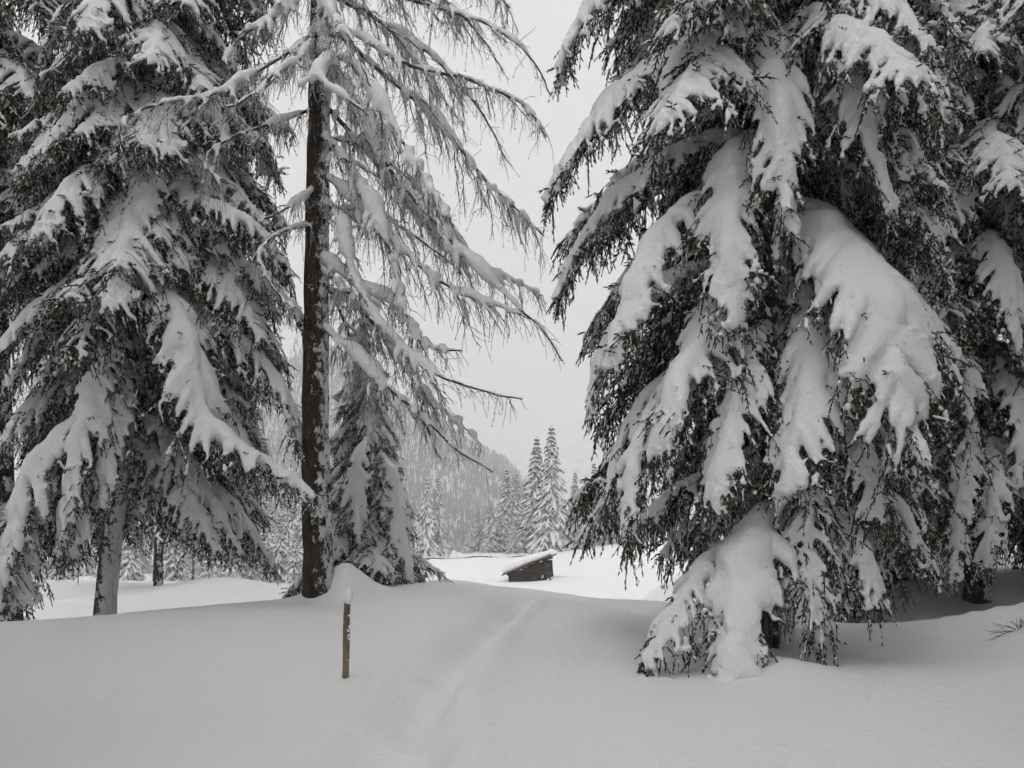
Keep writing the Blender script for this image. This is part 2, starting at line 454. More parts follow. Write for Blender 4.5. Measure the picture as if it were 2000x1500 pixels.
def bough_meshes(name, spine_pts, W, seed, snow=0.10, hang=1.0, dust=.44, cover=0.9, lump=.42, voxel=.0215, wood_r=.028, sec_gap=.115, fade=0.0, tip_w=.18):
    rng = np.random.default_rng(seed)
    if snow < .18: snow *= .88
    N = 34
    S, Lt = spline(spine_pts, N)
    T = unit(np.gradient(S, axis=0))
    side = unit(np.cross(T, np.array([0, 0, 1.0])) + 1e-6)
    for _ in range(3):
        side[1:-1] = unit(side[:-2] + side[1:-1] * 2 + side[2:])
    up = np.cross(side, T)
    need = MB(); raw = MB()
    tubes(need, S, np.linspace(wood_r, .006, N), 6, 0)
    def shape(t):
        return np.interp(t, [0, .1, .3, .55, .8, 1], [.25, .5, .95, 1.0, .66, tip_w])
    # secondaries
    ts = np.arange(.07, .985, sec_gap / Lt)
    sec = []
    for t in ts:
        for sd in (-1, 1):
            tt = np.clip(t + rng.uniform(-.4, .4) * sec_gap / Lt, .03, .985)
            i = tt * (N - 1); i0 = int(i); f = i - i0
            p0 = S[i0] * (1 - f) + S[min(i0 + 1, N - 1)] * f
            a = R(rng.uniform(42, 68))
            d = unit(T[i0] * math.cos(a) + side[i0] * sd * math.sin(a) + up[i0] * rng.uniform(-.05, .18))
            l = W * shape(tt) * rng.uniform(.68, 1.18)
            dro = rng.uniform(.35, .8)
            s_ = np.linspace(0, 1, 7)[:, None]
            pts = p0 + d * l * s_ - np.array([0, 0, 1.0]) * dro * l * s_ ** 1.8
            sec.append((pts, l, tt, rng.uniform(.55, 1.2)))
    # a last one straight ahead at the tip
    P7 = np.array([q[0] for q in sec])
    tubes(need, P7, np.linspace(.011, .004, 7)[None].repeat(len(sec), 0), 3, 0)
    # tertiaries
    TP, TD, TL, TU = [], [], [], []
    def tert(pts, l, topness, start=.1):
        m = max(2, int(l / .097))
        for s in np.linspace(start, 1, m):
            i = min(int(s * (len(pts) - 1)), len(pts) - 2)
            f = s * (len(pts) - 1) - i
            p = pts[i] * (1 - f) + pts[i + 1] * f
            tg = unit(pts[i + 1] - pts[i])
            lat = unit(np.cross(tg, [0, 0, 1.0]) + 1e-6)
            n_ = 2 if rng.random() < .75 else 1
            for q in range(n_):
                sd = rng.choice([-1, 1])
                dwn = rng.uniform(.15, 1.3) * hang
                d = unit(tg * rng.uniform(.35, .9) + lat * sd * rng.uniform(.15, .8) - np.array([0, 0, 1.0]) * dwn)
                ln_ = rng.uniform(.08, .25) * (.6 + .7 * hang * rng.random())
                if rng.random() < .09:          # the odd twig that stands up through the snow
                    d = unit(tg * rng.uniform(.6, 1.1) + lat * sd * rng.uniform(.1, .6) + np.array([0, 0, 1.0]) * rng.uniform(.25, .7)); ln_ = rng.uniform(.14, .26)
                TP.append(p); TD.append(d); TL.append(ln_); TU.append(topness)
    for pts, l, tt, amp in sec:
        tert(pts, l, tt)
    tert(S, Lt, .5, .12)
    TP = np.array(TP); TD = np.array(TD); TL = np.array(TL)
    n = len(TP)
    s_ = np.linspace(0, 1, 4)
    TC = TP[:, None] + TD[:, None] * (TL[:, None] * s_[None])[..., None]
    TC[..., 2] -= (TL[:, None] * .35 * hang * s_[None] ** 2)
    tubes(need, TC[:, [0, 2, 3]], np.array([.006, .009, .004])[None].repeat(n, 0), 3, np.where(rng.random(n * 12) < dust * .4, 2, 1), False, False)
    # shoots along the tertiaries
    SP, SD, SL = [], [], []
    for k in range(7):
        fr = .08 + .148 * k
        j = min(int(fr * 3), 2); ff = fr * 3 - j
        p = TC[:, j] * (1 - ff) + TC[:, j + 1] * ff
        tg = unit(TC[:, j + 1] - TC[:, j])
        u, v = frames(tg)
        if k < 6:
            sd = 1 if k % 2 else -1
            an = rng.uniform(-.6, .6, n)
            latv = u * np.cos(an)[:, None] * sd + v * np.sin(an)[:, None]
            d = unit(tg * .85 + latv * .75 - np.array([0, 0, .15]) * hang)
            keep = (TL > .08 + .018 * k)
        else:
            d = tg; keep = np.ones(n, bool)
        SP.append(p[keep]); SD.append(d[keep]); SL.append((rng.uniform(.042, .078, n) * np.clip(TL / .2, .75, 1.3))[keep])
    SP = np.concatenate(SP); SD = np.concatenate(SD); SL = np.concatenate(SL)
    shoots(need, SP, SD, SL, rng.uniform(.0085, .013, len(SP)), rng, 5, dust, nl=.024)
    # the snow load
    prof = np.interp(np.linspace(0, 1, 60), [0, .12, .35, .7, 1], [.45, .8, 1.0, .85, .4])
    Sd, _ = spline(S[::3], 60)
    ph = rng.uniform(0, 6, 3)
    tt = np.linspace(0, 1, 60)
    lum_ = 1 + .22 * np.sin(tt * Lt * 4.5 + ph[0]) + .14 * np.sin(tt * Lt * 9 + ph[1])
    rs = snow * prof * lum_
    ui = np.array([np.interp(tt, np.linspace(0, 1, N), up[:, k]) for k in range(3)]).T
    upv = unit(ui + np.array([0, 0, .6]))
    blobs(raw, Sd + upv * (rs * .55)[:, None], rs, .8)
    for pts, l, t0, amp in sec:
        if rng.random() > cover * .9: continue
        q, _ = spline(pts, 12)
        e = rng.uniform(.6, 1.0)
        s = np.linspace(0, e, 12)
        q = np.stack([np.interp(s, np.linspace(0, 1, 12), q[:, k]) for k in range(3)], 1)
        r = snow * amp * np.interp(s / e, [0, .5, .85, 1], [.8, .62, .42, .22]) * np.interp(t0, [0, .4, 1], [.8, 1, .7])
        r = np.maximum(r, voxel * 1.15)
        u0 = up[min(int(t0 * N), N - 1)]
        blobs(raw, q + unit(u0 + np.array([0, 0, .7])) * (r * .6 + .006)[:, None], r, .85)
    # fingers of snow out along the twigs, fused with the load
    hz_ = TD[:, 2]
    pr = np.where(hz_ > -.55, 1.9, 1.45) * lump
    sel = np.where(rng.random(n) < pr)[0]
    tw = np.linspace(0, 1, 5)
    fr_ = rng.uniform(.5, 1.02, len(sel))
    big = rng.uniform(.6, 1.3, len(sel)) * (.013 + .065 * snow)
    cc = []; rr_ = []
    upm = unit(up.mean(0) + np.array([0, 0, .8]))
    for q_ in range(5):
        f3 = tw[q_] * fr_ * 3
        j = np.minimum(f3.astype(int), 2); ff = (f3 - j)[:, None]
        p = TC[sel, j] * (1 - ff) + TC[sel, j + 1] * ff
        r_ = np.maximum(big * [.95, 1.0, .9, .72, .5][q_], voxel * .72)
        cc.append(p + upm * (r_ * .55 + .004)[:, None]); rr_.append(r_)
    blobs(raw, np.concatenate(cc), np.concatenate(rr_), .9, ICO1)
    # and on some of the side shoots
    ps = np.where(rng.random(len(SP)) < lump * .5)[0]
    for q_, k_ in ((.1, .95), (.55, 1.0), (1.0, .7)):
        blobs(raw, SP[ps] + SD[ps] * (SL[ps] * q_)[:, None] + upm * .012, np.full(len(ps), max(voxel * .8, .0155)) * k_, .9, ICO1)
    me_n = need.mesh(name, [BARK_TWIG, NEEDLE, SNOW])
    me_s = fused(raw, name + '_snow', SNOW, voxel, 2, snow * .14, 5.0, seed, .35, .0055)
    reach = float(np.hypot(S[:, 0], S[:, 1]).max())
    return me_n, me_s, reach, float(S[-1, 2])

def droop_spine(Lt, a0, a1, curve=.6, tip=0.0, n=7, wob=0.0, seed=0):
    rng = np.random.default_rng(seed)
    p = np.zeros(3); out = [p.copy()]
    for k in range(n):
        t = (k + .5) / n
        an = a0 + (a1 - a0) * t ** curve
        if t > .8: an += tip * (t - .8) / .2
        yaw = wob * rng.uniform(-1, 1)
        p = p + Lt / n * np.array([math.cos(R(an)) * math.cos(yaw), math.cos(R(an)) * math.sin(yaw), math.sin(R(an))])
        out.append(p.copy())
    return out

LIB = {}
def lib(kind):
    return LIB[kind]
def build_lib():
    # heavy: thick snow on steep boughs; mid: open boughs; thin: dark inner boughs
    spec = {
        'heavy': [(2.9, -12, -62, .62, .115, .8), (2.5, -20, -70, .60, .125, .7), (3.2, -5, -55, .66, .11, .7), (2.1, -25, -72, .52, .11, .8), (1.6, -15, -60, .42, .095, .6), (2.7, -30, -66, .5, .10, .7)],
        'mid': [(2.7, -5, -45, .62, .075, .9), (2.3, -10, -52, .55, .08, .8), (3.0, 0, -40, .62, .07, .9), (1.7, -8, -48, .45, .07, .8), (1.3, -5, -45, .36, .06, .7)],
        'thin': [(2.4, -8, -55, .55, .045, 1.3), (1.9, -12, -60, .5, .04, 1.3), (2.8, -15, -50, .55, .045, 1.2)],
    }
    sd = 100
    for k, lst in spec.items():
        LIB[k] = []
        for (Lt, a0, a1, W, sn, hg) in lst:
            sd += 1
            LIB[k].append(bough_meshes('bough_' + k, droop_spine(Lt, a0, a1, .6, 12, 7, .12, sd), W, sd, sn, hg,
                                       dust={'heavy': .44, 'mid': .44, 'thin': .3}[k], cover={'heavy': .95, 'mid': .85, 'thin': .6}[k],
                                       lump={'heavy': .45, 'mid': .42, 'thin': .3}[k]))
build_lib()

def trunk_mesh(name, pts, r0, r1, mat, seed, sides=18, n=60, flare=.5, rough=.05):
    rng = np.random.default_rng(seed)
    S, Lt = spline(pts, n)
    t = np.linspace(0, 1, n)
    r = r0 + (r1 - r0) * t + r0 * flare * np.exp(-t * Lt / .35)
    mb = MB()
    a = np.arange(sides) * 2 * math.pi / sides
    ph = rng.uniform(0, 6, 8)
    zz = t * Lt
    k = 1 + rough * (np.sin(3 * a[None] + ph[0] + .8 * np.sin(zz[:, None] * .9)) + .7 * np.sin(5 * a[None] + ph[1] + zz[:, None] * .6) + .6 * np.sin(zz[:, None] * 7 + 2 * a[None] + ph[2])) + rough * .5 * rng.standard_normal((n, sides))
    ring = S[:, None] + (r[:, None] * k)[..., None] * np.stack([np.cos(a), np.sin(a), np.zeros(sides)], -1)[None]
    b0 = (np.arange(n - 1) * sides)[:, None] + np.arange(sides)[None]
    b1 = (np.arange(n - 1) * sides)[:, None] + ((np.arange(sides) + 1) % sides)[None]
    f = np.concatenate([np.stack([b0, b1, b1 + sides], -1).reshape(-1, 3), np.stack([b0, b1 + sides, b0 + sides], -1).reshape(-1, 3)])
    mb.add(ring.reshape(-1, 3), f, 0, True)
    return mb.mesh(name, [mat])

def spruce(label, base, lean, height, r0, radius, z0, kinds, seed, heroes=(), dz=.30, per=6, trunk_mat=None, skip=None, group=None, zf=9.5, rmul=None, tipmin=None):
    rng = np.random.default_rng(seed)
    base = np.array(base, float)
    t = empty('spruce_tree', base)
    tag(t, label, 'spruce', group)
    def axis_(z):
        return np.array([np.interp(z, lean[0], lean[1]), np.interp(z, lean[0], lean[2]) if len(lean) > 2 else 0.0, z])
    zs = [-.6] + list(np.linspace(0, height, 9))
    link('trunk', trunk_mesh('spruce_trunk', [axis_(z) for z in zs], r0, r0 * .12, trunk_mat or TRUNK_SPRUCE, seed), t)
    z = z0; k = 0
    while z < height - .3:
        rad = float(np.interp(z, radius[0], radius[1]))
        n = per if z < zf else max(4, per - 2)
        off = rng.uniform(0, 6.28)
        for q in range(n):
            az = off + q * 2 * math.pi / n + rng.uniform(-.35, .35)
            zz = z + rng.uniform(-.12, .12)
            want = rad * rng.uniform(.78, 1.12)
            az = az % (2 * math.pi)
            if skip and skip(az, zz): continue
            if rmul: want *= rmul(az, zz)
            kd = kinds[rng.choice(len(kinds), p=[x[1] for x in kinds])][0]
            cand = LIB[kd]
            order = sorted(range(len(cand)), key=lambda i: abs(math.log(cand[i][2] / want)) + rng.uniform(0, .35))
            me_n, me_s, reach, drop = cand[order[0]]
            s = want / reach * rng.uniform(.94, 1.06)
            p = axis_(zz)
            if tipmin and zz + drop * s < tipmin: continue
            # do not let the tip dive under the snow
            tipx, tipy = base[0] + p[0] + math.cos(az) * want, base[1] + p[1] + math.sin(az) * want
            gz = float(H(tipx, tipy)) - base[2]
            tilt = 0.0
            if zz + drop * s < gz + .12:
                tilt = -math.asin(min(.8, (gz + .12 - zz - drop * s) / max(want * 1.3, .3)))
            b = link('bough', me_n, t, p, (rng.uniform(-.12, .12), tilt, az), s)
            link('snow_load', me_s, b)
        z += dz * (1 if z < zf else 2.0); k += 1
    for h, (pts, W, kw) in enumerate(heroes):
        loc = np.array(pts[0], float)
        rel = [np.array(p) - loc for p in pts]
        me_n, me_s, _, _ = bough_meshes('bough_own', rel, W, seed * 50 + h, **kw)
        b = link('bough', me_n, t, loc - base)
        link('snow_load', me_s, b)
    return t

def gz(x, y): return float(H(x, y))

# right-hand big spruce
eb = np.array([3.13, 10.5, 0]); eb[2] = gz(eb[0], eb[1])
def skipE(az, z):                       # room for the great boughs facing the camera
    front = abs(((az - R(265)) + math.pi) % (2 * math.pi) - math.pi)
    left = abs(((az - R(190)) + math.pi) % (2 * math.pi) - math.pi)
    right = abs((az + math.pi) % (2 * math.pi) - math.pi)
    return (front < R(48) and .2 < z < 7.0) or (right < R(75) and z < 2.5) or (left < R(32) and 2.4 < z < 8.6)
HE = [
    ([at(1490, 880, 10.5), at(1390, 920, 10.1), at(1300, 970, 9.9), at(1235, 1040, 9.8)], .36, dict(snow=.05, hang=1.4)),
    ([at(1490, 960, 10.5), at(1400, 1000, 10.2), at(1330, 1040, 10.1), at(1290, 1090, 10.0)], .30, dict(snow=.04, hang=1.4)),
    ([at(1490, -40, 10.5), at(1330, -60, 10.2), at(1200, -20, 10.0), at(1130, 60, 9.9), at(1095, 140, 9.9)], .40, dict(snow=.12, hang=1.0, cover=1)),
    ([at(1490, 120, 10.5), at(1330, 110, 10.2), at(1200, 200, 10.0), at(1120, 300, 9.9), at(1070, 390, 9.9)], .42, dict(snow=.13, hang=1.0, cover=1)),
    ([at(1490, 260, 10.6), at(1320, 300, 10.5), at(1200, 400, 10.4), at(1130, 490, 10.4), at(1090, 585, 10.4)], .40, dict(snow=.12, hang=1.0, cover=1)),
    ([at(1490, 480, 10.6), at(1340, 540, 10.5), at(1230, 620, 10.4), at(1180, 700, 10.4), at(1150, 800, 10.4)], .38, dict(snow=.12, hang=1.1, cover=1)),
    ([at(1490, 640, 10.6), at(1340, 720, 10.5), at(1250, 800, 10.4), at(1205, 900, 10.4), at(1195, 1000, 10.4)], .38, dict(snow=.10, hang=1.2, cover=1)),
    ([at(1500, 40, 10.3), at(1400, 60, 9.9), at(1320, 130, 9.7), at(1290, 220, 9.6)], .36, dict(snow=.12, hang=1.0, cover=1)),
    ([at(1560, 440, 10.3), at(1610, 462, 9.7), at(1680, 540, 9.1), at(1720, 640, 8.8), at(1745, 760, 8.6), at(1760, 860, 8.6)], .78, dict(snow=.19, hang=.9, cover=1, lump=.3, sec_gap=.10, tip_w=.5)),
    ([at(1540, 560, 10.3), at(1590, 620, 9.7), at(1590, 740, 9.1), at(1560, 850, 8.8), at(1540, 960, 8.7)], .55, dict(snow=.15, hang=.9, cover=1, lump=.35, tip_w=.3)),
    ([at(1510, 70, 10.2), at(1495, 90, 9.5), at(1515, 200, 9.1), at(1520, 320, 8.9), at(1530, 440, 8.9)], .42, dict(snow=.17, hang=.9, cover=1, lump=.3, tip_w=.5)),
    ([at(1560, 60, 10.3), at(1640, 90, 9.6), at(1670, 180, 9.2), at(1690, 280, 9.1), at(1740, 420, 9.0)], .46, dict(snow=.14, hang=.9, cover=1, lump=.35)),
    ([at(1500, 290, 10.2), at(1440, 300, 9.6), at(1430, 400, 9.2), at(1420, 500, 9.0), at(1430, 640, 8.9)], .46, dict(snow=.14, hang=.9, cover=1, lump=.35)),
    ([at(1480, 360, 10.4), at(1380, 400, 9.9), at(1290, 470, 9.5), at(1240, 580, 9.3), at(1190, 720, 9.2)], .42, dict(snow=.15, hang=1.0, cover=1, lump=.35)),
    ([at(1490, 560, 10.3), at(1400, 600, 9.6), at(1370, 690, 9.2), at(1310, 780, 9.0), at(1290, 880, 8.9)], .50, dict(snow=.16, hang=.9, cover=1, lump=.35, tip_w=.4)),
    ([at(1500, 640, 10.3), at(1450, 680, 9.5), at(1440, 790, 9.1), at(1410, 900, 8.9), at(1400, 990, 8.8)], .42, dict(snow=.12, hang=1.1, cover=1, lump=.4)),
    ([at(1490, 720, 10.4), at(1330, 760, 9.7), at(1260, 850, 9.3), at(1235, 950, 9.2), at(1225, 1060, 9.2)], .40, dict(snow=.12, hang=1.2, cover=1, lump=.4)),
    ([at(1520, 1010, 10.2), at(1480, 1040, 9.5), at(1450, 1130, 9.0), at(1440, 1230, 8.75), at(1450, 1325, 8.5)], .50, dict(snow=.21, hang=.7, cover=1, lump=.3, tip_w=.9)),
    ([at(1500, 1020, 10.2), at(1420, 1070, 9.6), at(1340, 1160, 9.1), at(1300, 1230, 8.8), at(1260, 1290, 8.7)], .34, dict(snow=.10, hang=1.0, cover=1, lump=.4)),
    ([at(1540, 960, 10.2), at(1620, 1010, 9.6), at(1680, 1090, 9.3), at(1710, 1170, 9.2)], .42, dict(snow=.13, hang=1.1, cover=1, lump=.4)),
    ([at(1530, 860, 10.2), at(1560, 920, 9.5), at(1580, 1030, 9.1), at(1580, 1150, 9.0), at(1600, 1260, 9.0)], .40, dict(snow=.07, hang=1.2, cover=.9, lump=.45)),
    ([at(1530, 760, 10.3), at(1640, 830, 9.6), at(1690, 920, 9.3), at(1700, 1010, 9.2)], .42, dict(snow=.09, hang=1.2, cover=.95, lump=.45)),
]
spruce('huge spruce at right of the path, heaped snow domes, lowest bough sweeping to the ground', eb, ([-.6, 22], [0, .1]), 21, .20,
       ([0, 1, 3, 5.5, 8, 13, 21], [2.0, 2.3, 2.5, 2.7, 2.5, 2.0, .3]), 1.3, [('heavy', .7), ('mid', .2), ('thin', .1)], 11, HE, dz=.42, per=7, skip=skipE,
       rmul=lambda az, z: .70 if math.cos(az) > .15 else (.86 if z < 3.5 else 1.0), tipmin=.8)

# far-right spruce behind it
fb = np.array([7.35, 14.0, 0]); fb[2] = gz(fb[0], fb[1])
HF = [
    ([at(1900, 480, 13.6), at(1830, 520, 13.1), at(1790, 580, 12.9), at(1780, 660, 12.8)], .34, dict(snow=.09, hang=.9)),
    ([at(1960, 560, 13.6), at(1890, 610, 13.0), at(1850, 680, 12.8), at(1835, 770, 12.7)], .34, dict(snow=.09, hang=.9)),
    ([at(1950, 150, 13.6), at(1985, 190, 13.0), at(2010, 270, 12.8), at(2020, 350, 12.7)], .36, dict(snow=.10, hang=.9)),
    ([at(1900, 190, 13.6), at(1830, 240, 13.2), at(1790, 300, 13.0), at(1775, 370, 13.0)], .32, dict(snow=.09, hang=.9)),
    ([at(1950, 700, 13.6), at(1970, 760, 13.0), at(1990, 850, 12.8), at(1985, 960, 12.7)], .34, dict(snow=.09, hang=.9)),
    ([at(1930, 330, 13.6), at(1880, 370, 13.0), at(1840, 440, 12.6), at(1815, 520, 12.4), at(1815, 590, 12.4)], .42, dict(snow=.13, hang=.8, cover=1)),
    ([at(1900, 690, 13.6), at(1880, 720, 12.8), at(1895, 850, 12.7), at(1880, 980, 12.6), at(1865, 1120, 12.5)], .38, dict(snow=.09, hang=.8, cover=1)),
    ([at(1900, 90, 13.6), at(1830, 110, 12.9), at(1820, 200, 12.5), at(1830, 290, 12.4)], .42, dict(snow=.14, hang=.8, cover=1)),
    ([at(1930, 460, 13.4), at(1940, 480, 12.8), at(1965, 570, 12.5), at(1985, 690, 12.4)], .45, dict(snow=.12, hang=.8, cover=1)),
    ([at(1930, 860, 13.6), at(1950, 920, 12.9), at(1935, 1020, 12.7), at(1925, 1110, 12.6)], .36, dict(snow=.09, hang=.8, cover=1)),
]
spruce('dark spruce on the right edge with separate hanging snow tongues', fb, ([-.6, 22], [0, .2]), 20, .2,
       ([0, 3, 6, 10, 15, 20], [2.3, 2.6, 2.6, 2.4, 1.6, .3]), 1.6, [('heavy', .35), ('mid', .5), ('thin', .15)], 12, HF, dz=.42, per=6, trunk_mat=TRUNK_DARK,
       skip=lambda az, z: abs(((az - R(258)) + math.pi) % (2 * math.pi) - math.pi) < R(30) and z < 7)
gb = np.array([6.9, 18.5, 0]); gb[2] = gz(gb[0], gb[1])
spruce('shaded spruce filling the gap behind the two right-hand spruces', gb, ([-.6, 22], [0, 0]), 20, .2,
       ([0, 3, 8, 14, 20], [2.6, 2.7, 2.5, 1.6, .3]), 1.2, [('mid', .6), ('thin', .4)], 13, (), dz=.6, per=5, zf=7, trunk_mat=TRUNK_DARK, group=None)

# left spruce with the bare foot of its trunk showing
ab = np.array([-6.32, 13.5, 0]); ab[2] = gz(ab[0], ab[1])
HA = [
    ([at(275, 520, 13.1), at(300, 545, 12.5), at(345, 620, 12.1), at(370, 730, 11.9), at(400, 830, 11.8), at(460, 875, 11.7), at(540, 920, 11.7), at(608, 975, 11.6)], .55, dict(snow=.15, hang=.9, cover=1, tip_w=.3)),
    ([at(250, 640, 13.1), at(215, 690, 12.5), at(185, 780, 12.2), at(150, 900, 12.0), at(130, 1000, 11.9), at(120, 1080, 11.9)], .48, dict(snow=.13, hang=.9, cover=1)),
    ([at(225, 760, 13.2), at(140, 840, 12.5), at(70, 930, 12.1), at(30, 1050, 11.9), at(0, 1170, 11.8)], .60, dict(snow=.16, hang=.8, cover=1, tip_w=.4)),
    ([at(290, 300, 13.1), at(290, 320, 12.5), at(285, 400, 12.2), at(280, 480, 12.2)], .36, dict(snow=.13, hang=.8, cover=1)),
    ([at(310, 160, 13.2), at(230, 190, 12.6), at(160, 220, 12.2), at(110, 270, 12.0)], .50, dict(snow=.15, hang=.9, cover=1, tip_w=.4)),
    ([at(290, 350, 13.2), at(350, 370, 12.7), at(420, 410, 12.4), at(500, 450, 12.3), at(560, 520, 12.3)], .45, dict(snow=.12, hang=1.0, cover=1)),
    ([at(290, 560, 13.2), at(400, 620, 12.9), at(490, 690, 12.8), at(560, 780, 12.8), at(585, 870, 12.8)], .48, dict(snow=.12, hang=1.0, cover=1)),
    ([at(290, 440, 13.2), at(420, 500, 13.1), at(510, 540, 13.0), at(590, 620, 13.0)], .42, dict(snow=.11, hang=1.0, cover=1)),
    ([at(240, 700, 13.1), at(235, 780, 12.5), at(215, 870, 12.2), at(205, 990, 12.1)], .34, dict(snow=.12, hang=.9, cover=1)),
]
HA += [
    ([at(215, 820, 13.2), at(120, 890, 12.5), at(70, 970, 12.2), at(48, 1080, 12.0), at(42, 1180, 11.9)], .45, dict(snow=.12, hang=.9, cover=1)),
    ([at(215, 850, 13.2), at(190, 910, 12.6), at(160, 990, 12.3), at(140, 1090, 12.1)], .32, dict(snow=.11, hang=.9, cover=1)),
    ([at(285, 470, 13.2), at(180, 520, 12.6), at(100, 590, 12.4), at(30, 650, 12.2), at(-20, 720, 12.1)], .48, dict(snow=.12, hang=1.0, cover=1)),
]
def skipA(az, z):
    front = abs(((az - R(270)) + math.pi) % (2 * math.pi) - math.pi)
    return (front < R(50) and z < 5.6) or z < 2.6 and (math.cos(az) > -.6 or math.sin(az) < .2)
spruce('left spruce with bare snow-flecked trunk foot and one long bough reaching toward the larch', ab, ([-.6, 1.5, 5.3, 9, 20], [0, .15, .7, 1.0, 1.5]), 19, .17,
       ([0, 2, 4, 6, 9, 13, 19], [2.0, 2.2, 2.3, 2.3, 2.1, 1.6, .3]), 2.0, [('heavy', .5), ('mid', .42), ('thin', .08)], 21, HA, dz=.36, per=8, skip=skipA, tipmin=1.45,
       rmul=lambda az, z: (1.05 if z > 7 else .74 if z > 4 else 1.0) if math.cos(az) < -.3 else (.86 if math.cos(az) > .4 else 1.0))

bb = np.array([-8.15, 14.4, 0]); bb[2] = gz(bb[0], bb[1])
spruce('dark trunked spruce cut by the left edge', bb, ([-.6, 3, 8, 20], [0, -.18, -.3, -.3]), 20, .24,
       ([0, 4, 7, 12, 20], [1.2, 1.6, 2.2, 2.1, .3]), 6.8, [('mid', .6), ('thin', .4)], 22, (), dz=.45, per=6, trunk_mat=TRUNK_DARK)
ib = np.array([-10.4, 26, 0]); ib[2] = gz(ib[0], ib[1])
spruce('thin-trunked spruce with dark hanging skirt behind the left spruce', ib, ([-.6, 20], [0, .5]), 19, .13,
       ([0, 2, 5, 9, 14, 19], [1.4, 2.2, 3.0, 2.8, 1.8, .3]), 3.0, [('mid', .35), ('thin', .65)], 23, (), dz=.5, per=6, trunk_mat=TRUNK_DARK, tipmin=1.45)

# small spruce tucked behind the larch
db = np.array([-2.85, 16.7, 0]); db[2] = gz(db[0], db[1])
HD = [
    ([at(740, 880, 16.3), at(765, 930, 15.9), at(780, 1030, 15.7), at(800, 1130, 15.5)], .34, dict(snow=.11, hang=.8, cover=1)),
    ([at(720, 850, 16.3), at(700, 900, 15.8), at(695, 980, 15.6), at(700, 1060, 15.5)], .34, dict(snow=.10, hang=.8, cover=1)),
]
spruce('small dense spruce tucked close behind the larch trunk', db, ([-.6, 6], [0, .1]), 5.4, .08,
       ([0, 1, 2, 3.5, 4.7, 5.4], [1.12, 1.05, .88, .62, .34, .12]), .55, [('heavy', .8), ('mid', .2)], 31, HD, dz=.26, per=7)

